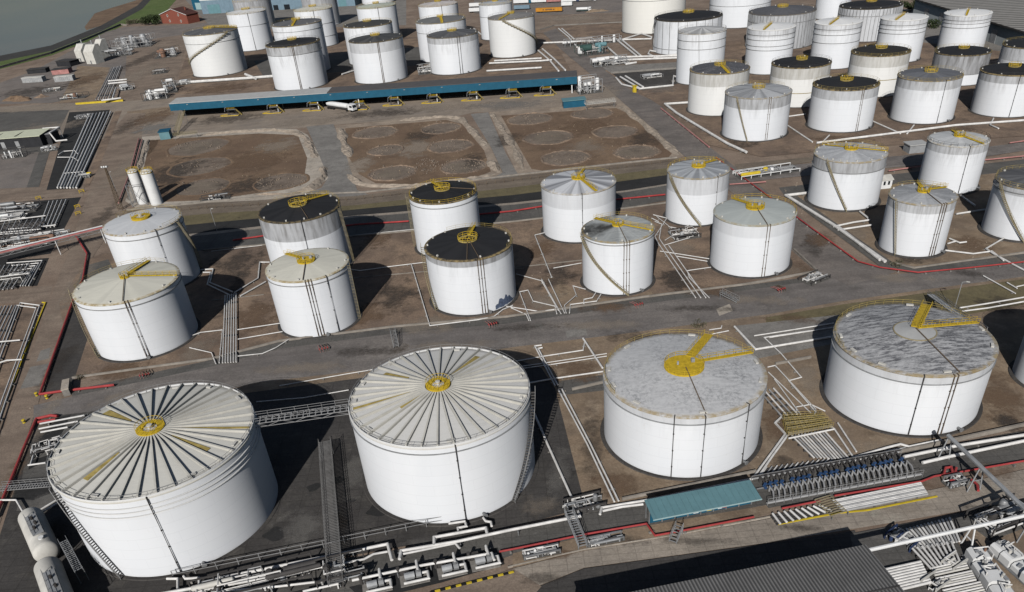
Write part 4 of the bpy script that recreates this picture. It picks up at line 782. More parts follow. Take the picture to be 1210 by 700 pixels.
# front row: pipes in the soil strip and between tanks
P('pair of white pipes leaving the road towards the pale ribbed roof tank shadow', [[(640, 408), (632, 409), (656, 456)], [(641, 411), (636, 412), (659, 455)]], .2)
P('pair of white pipes along the slab edge beside the solid yellow disc tank', [[(660, 461), (694, 525), (726, 593)], [(664, 460), (698, 525), (731, 592)]], .2)
P('long single white pipe sloping across the slab right of the pale ribbed roof', [[(625, 474), (647, 525), (686, 611)]], .26)
P('white pipe from the road edge down to the mottled roof with yellow disc', [[(689, 400), (712, 435)]], .26)
P('white pipe passing level above the big shadow and below the road', [[(610, 427), (643, 421), (676, 416), (689, 414), (691, 404)]], .16)
P('two thin white pipes running level behind the mottled yellow disc tank', [[(606, 437), (651, 431), (717, 421)], [(610, 434), (651, 428), (717, 418)]], .12)
P('white pipe ending at the left rim of the mottled yellow disc tank', [[(612, 455), (658, 447), (714, 439)]], .2)
P('two thin white pipes running out of the shadow of the largest tank', [[(330, 456), (410, 442), (440, 437)], [(303, 475), (360, 470), (412, 461)]], .12)
P('two white pipes running level behind the weathered roof with pale circle', [[(891, 397), (930, 391), (985, 382)], [(909, 399), (985, 387)]], .16)
P('thick white pipe with a long diagonal start behind the weathered roof tank', [[(868, 386), (893, 413), (960, 402), (990, 397)]], .28)
P('short white pipes at the yellow rim by the upper walkway of the mottled roof', [[(841, 395), (861, 391)], [(838, 390), (852, 388), (853, 385)]], .14)
P('white pipe stepping down from the grey pad between the two mottled roofs', [[(957, 391), (903, 399), (923, 418), (947, 446), (932, 450), (964, 487)]], .15)
P('white pipe loop beside the yellow pipe crossing', [[(907, 434), (916, 432), (964, 484), (962, 493)], [(975, 486), (958, 478), (941, 481), (941, 490)], [(908, 440), (958, 488)], [(915, 448), (946, 490)]], .14)
rack('four grey pipes emerging from behind the yellow disc tank before the yellow crossing', (899, 464), (914, 459), (924, 492), (942, 489), 4, .2, mats=['pipe_grey', 'pipe_white'])
P('white pipe bending left from the yellow crossing to the teal shed', [[(924, 492), (916, 500), (928, 513), (908, 540), (891, 563)], [(931, 514), (912, 540), (897, 562)]], .24)
rack('wide bed of pale pipes running from the yellow crossing to the valve manifold', (936, 515), (974, 509), (962, 541), (1004, 543), 11, .19, mats=['pipe_white', 'pipe_grey', 'pipe_white', 'pipe_white'])
P('white pipe along the right side of the wide pipe bed', [[(975, 500), (986, 507), (1008, 540)], [(990, 500), (1012, 534)]], .18)
rack('short pale pipes fanning under the wide bed beside the manifold', (897, 565), (978, 548), (906, 552), (986, 541), 14, .14, .5, mats=['pipe_white', 'pipe_grey'])
P('white twin pipes at the foot of the weathered roof tank leading right', [[(1007, 541), (1048, 529), (1064, 525), (1074, 528), (1112, 520)], [(1010, 545), (1052, 533), (1070, 530)]], .26)
P('long grey pipeline curving along the trench to the right edge', [[(1068, 540), (1130, 527), (1230, 511)], [(1090, 547), (1120, 540), (1230, 517)]], .34, 1.0, legs=14)
P('white pipes running level past the shadow at the right edge', [[(1134, 364), (1166, 359), (1230, 348)], [(1137, 368), (1168, 364), (1230, 353)]], .2)
P('thin white pipes beside the road at the right edge, below the brown yard', [[(1190, 334), (1202, 341)], [(1201, 339), (1230, 333)], [(1162, 326), (1200, 347)]], .16)
P('main white pipeline along the trench beneath the teal shed', [[(709, 608), (711, 600), (760, 592), (889, 566)], [(712, 604), (735, 599), (760, 596)]], .26, .7)
# bottom pipe corridor
P('longest white pipe in the bottom corridor, stepping up twice', [[(190, 702), (251, 691), (256, 684), (400, 655), (458, 643), (463, 662)]], .3, 1.6, legs=11)
P('white pipe with an expansion loop at the foot of the pale ribbed roof tank', [[(472, 661), (474, 651), (540, 640), (600, 627), (686, 610)], [(513, 645), (513, 635), (574, 624), (576, 632)]], .3, 1.6, legs=11)
P('lower white pipe of the bottom corridor beneath the longest one', [[(262, 693), (330, 680), (400, 667), (430, 661), (441, 655), (458, 652)], [(475, 655), (500, 650), (538, 642), (543, 648)]], .22, 1.2, legs=11)
P('white stubs turning down at the foot of the largest tank', [[(197, 684), (210, 684), (210, 699)], [(217, 681), (219, 684), (235, 683), (236, 697)]], .24, 1.2)
P('short white stubs turning down at the foot of the pale ribbed roof tank', [[(550, 618), (551, 622), (541, 624), (542, 630)], [(571, 612), (574, 616), (580, 617), (581, 622)], [(530, 619), (550, 616)]], .24, 1.2)
P('white pipe at the very bottom left of the corridor beside the red block', [[(250, 700), (330, 693), (372, 688)], [(358, 699), (400, 690)]], .22, 1.4)
# bottom right pipes
rack('short row of pale pipes dropping to the yellow kerb below the manifold', (913, 607), (968, 597), (922, 619), (983, 604), 9, .22, .6)
rack('broad bed of white pipes running along the yellow kerb', (984, 592), (995, 604), (1088, 571), (1096, 584), 9, .24, .6, mats=['pipe_white', 'pipe_white', 'pipe_grey'])
rack('bed of pale pipes crossing under the lower overhead bridge', (1062, 627), (1122, 612), (1086, 650), (1134, 640), 15, .2, .6, mats=['pipe_white', 'pipe_grey', 'pipe_white'])
rack('bed of pale pipes sloping right beside the tarpaulin covered units', (1078, 648), (1124, 640), (1100, 672), (1134, 664), 9, .2, .9)
rack('rows of white pipes running level at the bottom edge beside the ribbed dark roof', (1020, 679), (1024, 706), (1088, 664), (1100, 688), 9, .26, .7)
rack('pale pipes running level in the upper row left of the covered units', (1100, 672), (1104, 680), (1140, 663), (1144, 671), 4, .2, .8, mats=['pipe_white', 'offwhite'])
rack('pale pipes running level in the middle row left of the covered units', (1106, 684), (1111, 694), (1148, 675), (1153, 685), 5, .2, .8, mats=['pipe_white', 'offwhite'])
rack('pale pipes running level in the lowest row left of the covered units', (1114, 698), (1120, 710), (1158, 688), (1164, 700), 5, .2, .8, mats=['pipe_white', 'offwhite'])
# far right block pipes
P('thick white pipe along the diagonal road beside the front left corner tank', [[(818, 121, .9), (786, 123, .9), (800, 134), (860, 170), (882, 180)]], .55, .9)
P('white pipeline beside the diagonal road leading to the three pipe tank', [[(955, 228), (929, 231), (985, 266), (1046, 309)], [(990, 268), (1040, 307)]], .5, .7)
P('white pipe linking the banded rim tank to the diagonal pipeline', [[(985, 268), (1008, 263), (1028, 260)], [(990, 272), (1030, 266)], [(1016, 250), (1026, 258)]], .3, .6)
P('white pipes spreading right of the three pipe tank', [[(1117, 296), (1150, 300), (1172, 297), (1186, 308)], [(1122, 282), (1134, 287), (1142, 286)], [(1120, 288), (1130, 285)], [(1187, 281), (1165, 294), (1174, 300), (1198, 313), (1215, 322)]], .24, .5)
P('white pipe from the white roofed tank into the dark shadow', [[(1135, 231), (1152, 243)], [(1130, 253), (1170, 247), (1215, 241)]], .3, .5)
P('thick white pipe running along the front row of the far right block', [[(965, 169), (1060, 157), (1130, 148), (1215, 142)]], .45, .7)
P('white branch pipes below the black roofs of the far right block', [[(980, 160), (972, 168)], [(1080, 148), (1072, 158)], [(1174, 140), (1170, 148), (1180, 152)], [(930, 148), (960, 168)], [(1028, 142), (1064, 158)], [(930, 138), (952, 135)]], .3, .5)
P('white pipe loop at the foot of the wide black roofed tank', [[(772, 68), (820, 62)], [(790, 64), (768, 60), (766, 64), (775, 68)], [(735, 47), (758, 40), (770, 44)], [(640, 51), (735, 47), (770, 46)]], .55, .7)
P('broad white pipes crossing the bund left of the tall white tank', [[(716, 68), (760, 67), (800, 66)], [(710, 72), (800, 68.5)], [(726, 45), (752, 66)], [(732, 45), (757, 66)], [(718, 56), (740, 76), (752, 74)]], .6, .8)
P('white pipes on the grey slab beside the yellow box', [[(733, 91), (755, 104)], [(739, 90), (760, 103)], [(728, 92), (735, 100), (756, 105)], [(756, 105), (795, 101), (796, 90, 2), (806, 93, 2)]], .5, .7)
P('white pipes beside the top of the diagonal road by the brown bund', [[(660, 34), (672, 44), (682, 56)], [(664, 34), (678, 46)]], .5, .7)
P('thick cream pipe along the back of the loading canopy', [[(212, 98), (300, 92), (325, 90)], [(290, 88), (302, 93)]], .9, 1.1)
P('white pipes in front of the cream tank with the right slanting stair', [[(578, 75), (640, 72), (652, 71)], [(584, 72), (640, 69)], [(636, 60), (650, 72), (660, 84)], [(641, 58), (655, 70), (668, 83)], [(575, 84), (640, 80)]], .55, .8)
P('white pipes in the gap behind the two dark lined tank', [[(498, 80), (512, 76), (500, 84), (516, 84)], [(560, 34), (575, 46)], [(404, 88), (420, 83)]], .5, .8)
# left pipe yards
rack('seven silver pipes running down the left yard beside the brown road', (106, 135), (131, 132), (68, 222), (90, 222), 7, .42, .9, mats=['pipe_white', 'pipe_white', 'pipe_grey'], sleepers=7)
P('white pipe loops crossing to the seven silver pipes', [[(69, 183), (75, 179), (88, 178), (93, 183)], [(68, 186), (86, 186), (92, 190)], [(68, 222), (76, 205), (100, 203)]], .2, 1.0)
rack('five white pipes between the two dirt tracks on the left', (58, 238), (78, 236), (46, 270), (64, 268), 5, .22, .8, sleepers=3)
P('white level pipes leaving the left edge above the red pipe bridge', [[(-10, 263), (30, 258), (54, 255)], [(10, 271), (40, 269), (66, 266)], [(-10, 276), (48, 271)]], .24, 1.2)
rack('tangled level pipes behind the red pipe bridge', (-14, 278), (-14, 292), (48, 274), (56, 288), 6, .18, 1.0, mats=['pipe_white', 'pipe_rust', 'pipe_grey', 'pipe_white', 'offwhite'])
P('four white pipes turning down below the red pipe bridge', [[(8, 311), (50, 308), (34, 338)], [(14, 314), (46, 311), (30, 338)], [(18, 317), (42, 314), (27, 338)], [(20, 320), (38, 317), (24, 338)], [(18, 318), (8, 334)]], .18, .8)
P('white pipes with square ends inside the yellow kerb on the left', [[(-30, 505), (24, 358), (47, 361), (6, 476), (-12, 530)], [(-34, 500), (20, 361), (43, 364), (2, 474), (-16, 528)]], .2, .8)
rack('grey pipes running down beside the yellow kerb on the left edge', (2, 362), (18, 361), (-40, 440), (-20, 445), 5, .2, .8, mats=['pipe_grey', 'pipe_white'])
P('white pipes crossing the yellow kerb yard at the left edge', [[(-10, 405), (24, 402)], [(-10, 432), (8, 426), (26, 425)]], .22, 1.3)
P('three white pipes in the dark pit left of the largest tank', [[(47, 501), (100, 491)], [(46, 507), (92, 498)], [(48, 511), (80, 505)]], .22, .8)
P('white pipe elbows beside the red main at the lower left', [[(-10, 591), (19, 591), (30, 610)], [(33, 550), (54, 547)], [(36, 549), (41, 533)], [(47, 603), (72, 588)], [(50, 605), (76, 590)]], .2, 1.0)
rack('white level pipes over the dark pit, upper set beside the left track', (-40, 243), (-40, 262), (40, 240), (30, 257), 5, .2, 1.4, mats=['pipe_white', 'pipe_white', 'pipe_grey'])
rack('rows of level pipes just above the red pipe bridge on the left', (-40, 288), (-40, 306), (76, 271), (60, 284), 7, .17, 1.1, mats=['pipe_white', 'steel', 'offwhite', 'pipe_grey', 'pipe_rust'])
rack('upright short pipes crossing the rows above the red pipe bridge', (6, 262), (52, 258), (-8, 292), (34, 284), 8, .14, 1.9, mats=['pipe_white', 'pipe_grey'])
rack('grey upright pipes below the red pipe bridge beside the left edge', (0, 314), (34, 311), (-18, 345), (14, 341), 7, .17, 1.2, mats=['pipe_white', 'pipe_white', 'pipe_grey'])
# top left pipes
rack('silver pipes running up from the yellow barrier to the sheds', (113, 118), (128, 117), (133, 80), (143, 78), 6, .3, 1.0, mats=['pipe_grey', 'pipe_white'])
P('white pipes crossing the silver run near the yellow barrier', [[(128, 96), (150, 94)], [(128, 99), (150, 97)], [(120, 119), (143, 116)], [(133, 116), (137, 104)]], .5, 2.2)
# ---------------------------------------------------------------- red fire mains
def red(label, *lines, r=.22, z=.7, mat='red'): return pipeline(label, lines, r, z, mat, 'fire main', 'red fire mains', 'fire_main', legs=7)
red('red fire main down the edge of the brown road by the long walkway tank', [(90, 279), (103, 300), (98, 330), (86, 356), (47, 466)], r=.34)
red('red fire main along the road edge with a concrete block across it', [(47, 466), (75, 462)], [(84, 461), (135, 455)], r=.34)
red('red fire main beside the first dirt plot and the silos', [(164, 164), (153, 205), (140, 240)], [(168, 165), (157, 205)], r=.3, mat='pink')
red('red fire main around the pit at the lower left road corner', [(68, 492), (60, 491), (43, 495), (28, 530), (16, 560), (-6, 612)], [(66, 496), (45, 499)], r=.36)
red('red fire main along the corridor behind the middle row', [(275, 284), (310, 279), (420, 265.5), (483, 261.5)], [(560, 254), (606, 249.5), (640, 244), (731, 235.5), (786, 230)], r=.3)
red('red fire main following the diagonal road and turning along the main road', [(846, 186), (953, 265), (1014, 309), (1040, 316), (1085, 322), (1140, 317), (1215, 309)], r=.2)
red('red fire main beside the upper diagonal road', [(781, 128), (838, 174)], r=.3, mat='pink')
red('red fire main along the far side of the banded tanks', [(862, 218), (905, 215)], [(1050, 202), (1085, 197), (1215, 184)], [(1193, 169), (1215, 166)], r=.25, mat='pink')
red('red fire main jogging around the teal shed in the soil strip', [(590, 652), (606, 649), (694, 631), (764, 619), (774, 633), (797, 629), (891, 611)], r=.2)
red('red fire main running above the yellow kerb beside the manifold', [(924, 601), (969, 592)], [(986, 586), (1089, 569), (1104, 563), (1140, 557), (1215, 544)], r=.2)
red('red fire main upright valves at the lower right bund', [(1115, 562), (1117, 553), (1124, 552), (1126, 560)], [(1128, 560), (1130, 553)], [(1148, 567), (1155, 573), (1156, 580)], r=.25)
# ---------------------------------------------------------------- low walls and kerbs
def wall(label, px, h=.5, wd=.4, mat='wall_conc', name='bund_wall', cat='wall', group='low walls around the bunds'):
    pts = [W(*p) for p in px]; base = pts[0].copy(); b = MB()
    for i in range(len(pts)-1):
        p, q = pts[i]-base, pts[i+1]-base; d = (q-p).normalized(); nn = Vector((-d.y, d.x, 0))*wd/2
        e = d*wd*.5 if i < len(pts)-2 else d*0
        s_ = d*(-wd*.5 if i else 0)+d*(wd*.502 if i else 0)
        b.prism([(p+s_+nn)[:2], (p+s_-nn)[:2], (q+e*.99-nn)[:2], (q+e*.99+nn)[:2]], 0, h+.002*(i % 3))
    o = b.build(name, mat, None, base); return tag(o, label, cat, group)
wall('low concrete wall along the near side of the pipe corridor', [(240, 297), (420, 280), (606, 263), (740, 247), (860, 231)], .6)
wall('low concrete wall on the far side of the main road below the middle row', [(86, 448), (250, 425.5), (330, 404.5), (465, 387.5), (600, 375.5), (760, 352.5), (880, 337.5), (965, 322)], .7, .35)
wall('grey concrete wall of the first dirt plot facing the pipe corridor', [(150, 249), (245, 239), (345, 231), (430, 228), (606, 208), (740, 193), (800, 187)], .6, .5)
wall('low wall around the bund of the tank at the road junction', [(938, 296), (965, 321)], .6, .5)
wall('low concrete wall along the brown yard of the three pipe tank', [(1056, 312), (1080, 318), (1215, 299)], .6, .4)
wall('low wall dividing the soil of the middle row between the black roofs', [(412, 330), (500, 322), (620, 318)], .35, .3)
wall('low wall dividing the soil behind the stained roof tank', [(600, 318), (690, 308)], .35, .3)
wall('low wall dividing the soil by the six pipe bundle', [(250, 356), (312, 349)], .35, .3)
wall('low wall at the edge of the dark slab beside the yellow disc tank', [(676, 462), (715, 453)], .8, .4)
wall('low concrete wall beneath the pad between the mottled roofs', [(916, 432), (958, 424)], .8, .4)
wall('low wall along the front of the yellow disc tank bund', [(735, 592), (893, 559)], .8, .35)
wall('long concrete wall between the pavement and the soil strip', [(600, 671), (690, 650.5), (800, 633), (912, 611)], .25, .3, 'concrete_pale')
wall('low wall along the trench beside the weathered roof tank', [(1008, 547), (1090, 530), (1215, 503)], .9, .4)
wall('grey wall along the slab by the yellow box', [(722, 87.5), (800, 82)], 1.2, .6, 'concrete_grey')
wall('low wall around the brown bund by the trailers', [(638, 36), (655, 31), (735, 27)], .8, .5, 'concrete_grey')
for lab, px in (('tall flood wall running beside the grass bank to the river', [(-200, 138), (0, 81), (60, 64), (105, 46), (143, 30), (150, 31)]),):
    wall(lab, px, 1.7, .6, 'wall_conc', 'flood_wall', 'wall', None)
def kerb(label, px, mat='kerb_yellow', h=.35, wd=.35): return wall(label, px, h, wd, mat, 'kerb', 'kerb', 'painted kerbs')
kerb('yellow kerb along the white pipe bed at the lower right', [(919, 621), (991, 607.5), (1024, 604.5), (1107, 588)])
kerb('yellow kerb around the left edge pipe yard', [(50, 358), (54, 358.5), (4, 482), (-12, 530)])
kerb('yellow barrier below the silver pipes at the top left', [(90, 124), (146, 120)], h=1.2, wd=.8)
b0 = W(560, 698); t = thing('kerb', 'black and yellow striped kerb at the bottom edge below the pump row', 'kerb', (b0.x, b0.y, 0), 'painted kerbs')
for i in range(16):
    p, q = W(508+6.2*i, 700-1.55*i+2), W(508+6.2*(i+1), 700-1.55*(i+1)+2); d = q-p; c = (p+q)/2-b0; b = MB(); b.box((c.x, c.y, .2), (d.length*.998, .4, .4), math.atan2(d.y, d.x)); b.build('stripe', 'kerb_yellow' if i % 2 else 'rubber', t)
# ---------------------------------------------------------------- loading canopy
def quadbox(b, A, B, D, z0, z1):
    """box over the parallelogram A, B, A+D, B+D"""
    b.prism([(A+D)[:2], (B+D)[:2], B[:2], A[:2]], z0, z1)
A, B = W(203, 131, 5), W(681, 99, 5); L = (B-A); L.z = 0; ux = L.normalized(); uy = Vector((-ux.y, ux.x, 0)); LEN = L.length; rot = math.atan2(ux.y, ux.x); DEP = 11.0
base = Vector((A.x, A.y, 0)); t = thing('loading_canopy', 'long blue canopy over the tanker loading bays, roof half pale and half dark', 'canopy', base, None, rot)
ks = (W(386, 110, 9)-Vector((A.x, A.y, 9))).dot(ux)
for nm, x0, x1, mt in (('roof_panel', -.3, ks, 'roof_pale'), ('roof_panel', ks, LEN+.3, 'roof_dark')):
    b = MB(); b.q([(x0, -.5, 9.0), (x1, -.5, 9.0), (x1, DEP, 9.6), (x0, DEP, 9.6), (x0, -.5, 8.7), (x1, -.5, 8.7), (x1, DEP, 9.3), (x0, DEP, 9.3)], [(0, 1, 2, 3), (7, 6, 5, 4), (0, 4, 5, 1), (1, 5, 6, 2), (2, 6, 7, 3), (3, 7, 4, 0)]); b.build(nm, mt, t)
b = MB(); b.box((LEN/2, -.35, 6.8), (LEN+.8, .25, 3.7)); b.build('fascia', 'blue_clad', t)
for xx in (-.3, LEN+.3): b = MB(); b.box((xx, DEP/2, 7.0), (.25, DEP-.6, 3.4)); b.build('end_fascia', 'blue_clad', t)
b = MB(); b.box((LEN/2, DEP-.2, 4.4), (LEN-2, .3, 8.4)); b.build('back_screen', 'wall_dark', t)
for i in range(11): b = MB(); b.box((LEN*(i+.5)/11, -.62, 7.9), (.9, .25, .3)); b.build('flood_lamp', 'galv', t)
for px, py in ((327, 135), (376, 131), (424, 128), (471, 124), (517, 121), (563.5, 118), (602, 115), (651, 112), (676, 110)):
    d = W(px, py)-base; x = d.dot(ux); b = MB(); b.box((x, 1.0, 4.35), (.55, .55, 8.7)); b.build('column', 'white', t)
    b = MB(); b.box((x, DEP-1, 4.35), (.5, .5, 8.7)); b.build('column', 'steel', t)
def bay():
    s = thing('loading_bay', 'yellow railed loading platform under the blue canopy with a sloping stair', 'platform', (0, 0, 0), 'loading platforms under the canopy')
    b = MB(); b.prism([(-7, -1.2), (-4, -2.2), (4, -2.2), (4, 2), (-4, 2), (-7, 0)], 0, .25); b.build('island', 'concrete', s)
    b = MB()
    for q in ([(-7, -1.2, .4), (-4, -2.2, .4), (4, -2.2, .4), (4, 2, .4)], [(-4, 2, .4), (-7, 0, .4), (-7, -1.2, .4)]): b.tube(q, .22, 5)
    b.build('kerb_rail', 'yellow', s)
    b = MB(); b.box((0, 0, 3.4), (5, 2, .18)); b.build('deck', 'steel', s)
    for x in (-2.3, 2.3):
        for y in (-.9, .9): b = MB(); b.box((x, y, 1.7), (.2, .2, 3.3)); b.build('post', 'steel_dark', s)
    b = MB()
    for y in (-.95, .95): b.tube([(-2.5, y, 4.5), (2.5, y, 4.5)], .06, 4); b.tube([(-2.5, y, 4.0), (2.5, y, 4.0)], .06, 4)
    b.build('railing', 'yellow', s)
    b = MB()
    for y in (-.4, .4): b.tube([(2.5, y, 3.4), (5.6, y, .2)], .14, 4)
    for i in range(10): b.box((2.6+.3*i, 0, 3.25-.31*i), (.28, .8, .06))
    b.build('stair', 'yellow_dull', s)
    b = MB(); b.tube([(-1.5, -.2, 3.5), (-1.5, -.2, 5.2), (-3.2, -1.4, 4.6), (-3.6, -1.8, 2.6)], .12, 6); b.build('loading_arm', 'galv', s)
    return s
bay0 = bay(); bl = ['first loading platform under the pale canopy end, nearest the truss tower', 'loading platform under the pale canopy, second from the truss tower', 'loading platform under the canopy just left of the white tanker lorry', 'loading platform under the canopy just right of the white tanker lorry',
      'loading platform under the dark canopy, second right of the white tanker lorry', 'loading platform under the dark canopy, third right of the white tanker lorry', 'loading platform under the dark canopy, third from its right end', 'loading platform under the dark canopy, second from its right end', 'last loading platform under the right canopy end']
for i, (px, py) in enumerate(((275, 137), (325, 134), (372, 131), (426, 130), (467, 125), (513, 122), (560, 119), (606, 116), (646, 113))):
    s = bay0 if i == 0 else copy_tree(bay0); s.location = W(px, py)+uy*.5; s.rotation_euler = (0, 0, rot); s['label'] = bl[i]
# ---------------------------------------------------------------- vehicles
def tanker(label, px, py, rz, tank_mat='white', cab='white', col2=None):
    t = thing('tanker_lorry', label, 'lorry', W(px, py), None, rz)
    b = MB(); k = 20; vs = []; prof = [(-6.0, .5), (-5.8, .95), (-5.4, 1.12), (4.0, 1.12), (4.3, .95), (4.45, .5)]
    b.lathe([(.01, -6.05)]+[(rr, x) for x, rr in prof]+[(.01, 4.5)], 20); b.v = [(v[2], v[0]*1.08, v[1]+2.35) for v in b.v]; o = b.build('tank_barrel', tank_mat, t); smooth_by_angle(o, 40)
    b = MB(); b.box((-.8, 0, .95), (10.6, 1.0, .35)); b.box((5.6, 0, .85), (4, .9, .3)); b.build('chassis', col2 or 'steel_dark', t)
    b = MB(); x0 = 5.0; pr = [(x0, .9), (x0+2.5, .9), (x0+2.5, 1.9), (x0+2.25, 3.3), (x0+1.8, 3.55), (x0, 3.55)]
    vs = [(x, y, z) for y in (-1.2, 1.2) for x, z in pr]; n = len(pr); b.q(vs, [tuple(range(n)), tuple(range(n, 2*n))[::-1]]+[(i+n, (i+1) % n+n, (i+1) % n, i) for i in range(n)]); c = b.build('cab', cab, t)
    b = MB(); b.q([(x0+2.51, -1.05, 2.0), (x0+2.51, 1.05, 2.0), (x0+2.28, 1.05, 3.2), (x0+2.28, -1.05, 3.2)], [(0, 1, 2, 3)]); b.box((x0+1.5, -1.21, 2.5), (1.2, .03, .9)); b.box((x0+1.5, 1.21, 2.5), (1.2, .03, .9)); b.build('windscreen', 'glass', c)
    for x in (-5, -3.7, -2.4, 4.3, 6.6):
        for y in (-1.05, 1.05): b = MB(); b.tube([(x, y-.17, .5), (x, y+.17, .5)], .5, 14); b.build('wheel', 'rubber', t)
    return t
def rz_px(a, b_): d = W(*b_)-W(*a); return math.atan2(d.y, d.x)
tanker('white tanker lorry leaving the loading canopy onto the concrete road', 402, 130, rz_px((382, 125), (425, 131))).scale = (1.75, 1.25, 1.15)
def trailer(label, px, py, rz, mat, L=12.5, cab=None, grp='trailers parked at the top of the photo', marks=False):
    t = thing('parked_trailer', label, 'trailer', W(px, py), grp, rz)
    b = MB(); b.box((0, 0, 2.45), (L, 2.5, 2.7)); b.box((0, 0, 3.85), (L-.3, 2.3, .1)); b.build('box_body', mat, t)
    b = MB(); b.box((0, 0, .95), (L-.4, 1.1, .28)); b.build('chassis', 'steel_dark', t)
    for x in (-L*.38, -L*.28, L*.3):
        for y in (-1.05, 1.05): b = MB(); b.tube([(x, y-.16, .5), (x, y+.16, .5)], .5, 12); b.build('wheel', 'rubber', t)
    if cab:
        b = MB(); b.box((L/2+1.5, 0, 2.1), (2.2, 2.4, 2.7)); b.box((L/2+2.4, 0, 1.3), (.8, 2.3, 1.1)); c = b.build('cab', cab, t); b = MB(); b.box((L/2+2.62, 0, 2.7), (.05, 2.1, .9)); b.build('windscreen', 'glass', c)
    if marks:
        b = MB()
        for i in range(6): b.box((-2.6+1.05*i, -1.27, 2.5), (.75, .04, 1.1)); 
        b.box((-5, -1.27, 2.5), (1, .04, .9)); b.box((4.6, -1.27, 2.5), (1, .04, .9)); b.build('lettering', 'steel_dark', t)
    return t
rr_ = rz_px((600, 14), (700, 10))
trailer('orange box trailer with dark lettering on its side, parked behind the right slanting stair tank', 649, 15, rr_, 'orange', 24, None, marks=True)
for lab, px, py, mt, cb, L_ in (('white trailer parked above the left end of the orange trailer', 616, 5, 'white', 'blue_clad', 15), ('white trailer parked in the second place above the orange trailer', 637, 4, 'white', 'red', 15), ('pink trailer parked directly above the middle of the orange trailer', 655, 3.5, 'pink', 'white', 13), ('white trailer above the right end of the orange trailer', 673, 3, 'white', 'navy', 13), ('pale trailer in the last place above the parked tanker', 692, 2, 'offwhite', 'white', 15), ('pale blue trailer parked beside the orange trailer, left of it', 617, 12, 'blue_pale', None, 15), ('short white box trailer between the orange trailer and the parked tanker', 670, 8, 'white', None, 10)):
    trailer(lab, px, py, rr_, mt, L_, cb)
tanker('white and green tanker lorry parked on the far yard right of the orange trailer', 689, 14, rr_, 'white', 'white', 'wall_green')
for lab, px, py in (('white container stacked low behind the grey topped far tank', 562, 9), ('white container in front of the other, behind the crosswalk roof', 562, 15)):
    t = trailer(lab, px, py, rr_, 'white', 12, None)
# ---------------------------------------------------------------- buildings
def shed(name, label, cat, px, h, wall_m, roof_m, depth, over=.4, rise=0.0, loc_z=None, parts=True, group=None):
    """box building; px = two ground pixels of the near wall; depth metres away from the camera"""
    a, c = W(*px[0]), W(*px[1]); d = c-a; L = d.length; rz = math.atan2(d.y, d.x)
    t = thing(name, label, cat, a, group, rz); b = MB(); b.box((L/2, depth/2, h/2), (L, depth, h)); b.build('wall', wall_m, t)
    b = MB()
    if rise:
        vs = []
        for x in (-over, L+over): vs += [(x, -over, h+.02), (x, depth/2, h+rise), (x, depth+over, h+.02), (x, depth+over, h-.2), (x, -over, h-.2)]
        b.q(vs, [(0, 5, 6, 1), (1, 6, 7, 2), (2, 7, 8, 3), (3, 8, 9, 4), (4, 9, 5, 0), (4, 3, 2, 1, 0)[::-1], (5, 6, 7, 8, 9)[::-1]])
    else: b.box((L/2, depth/2, h+.15), (L+2*over, depth+2*over, .3))
    b.build('roof', roof_m, t); return t, L
# brick house at the top
a, c = W(192, 28), W(223, 28.5); d = c-a; Lh = d.length; t = thing('brick_house', 'red brick house with a dark tiled gable roof at the edge of the grass bank', 'house', a, None, math.atan2(d.y, d.x)); dp = 15; hh = 9
b = MB(); vs = [(0, 0, 0), (Lh, 0, 0), (Lh, 0, hh), (Lh/2, 0, hh+5), (0, 0, hh), (0, dp, 0), (Lh, dp, 0), (Lh, dp, hh), (Lh/2, dp, hh+5), (0, dp, hh)]
b.q(vs, [(0, 1, 2, 3, 4), (9, 8, 7, 6, 5), (0, 4, 9, 5), (1, 6, 7, 2)]); b.build('wall', 'brick_red', t)
b = MB()
for s1, x0, x1 in ((1, Lh+.8, Lh/2), (-1, -.8, Lh/2)):
    z0_, z1_ = hh-.35, hh+5.25; b.q([(x0, -.8, z0_), (x0, dp+.8, z0_), (x1, dp+.8, z1_), (x1, -.8, z1_), (x0, -.8, z0_-.3), (x0, dp+.8, z0_-.3), (x1, dp+.8, z1_-.3), (x1, -.8, z1_-.3)], [(0, 1, 2, 3), (7, 6, 5, 4), (0, 4, 5, 1), (0, 3, 7, 4), (1, 5, 6, 2)])
b.build('roof', 'tile_red', t)
for s1 in (-1, 1): b = MB(); x0 = Lh/2+s1*(Lh/2+.8); b.q([(x0, -.85, hh-.7), (Lh/2, -.85, hh+4.9), (Lh/2, -.85, hh+5.3), (x0, -.85, hh-.25), (x0, -.82, hh-.7), (Lh/2, -.82, hh+4.9), (Lh/2, -.82, hh+5.3), (x0, -.82, hh-.25)], [(0, 1, 2, 3), (7, 6, 5, 4), (3, 2, 6, 7)]); b.build('barge_board', 'white', t)
for x, z in ((Lh*.28, 7.6), (Lh*.70, 8.4), (Lh*.32, 2.6), (Lh*.74, 2.6)):
    b = MB(); b.tube([(x, .05, z), (x, -.06, z)], 1.3, 16); f = b.build('window', 'offwhite', t); b = MB(); b.tube([(x, -.05, z), (x, -.1, z)], .85, 14); b.build('pane', 'glass', f)
b = MB(); b.box((Lh*.75, dp*.6, hh+4), (1.2, 1.2, 3)); b.build('chimney', 'brick_red', t)
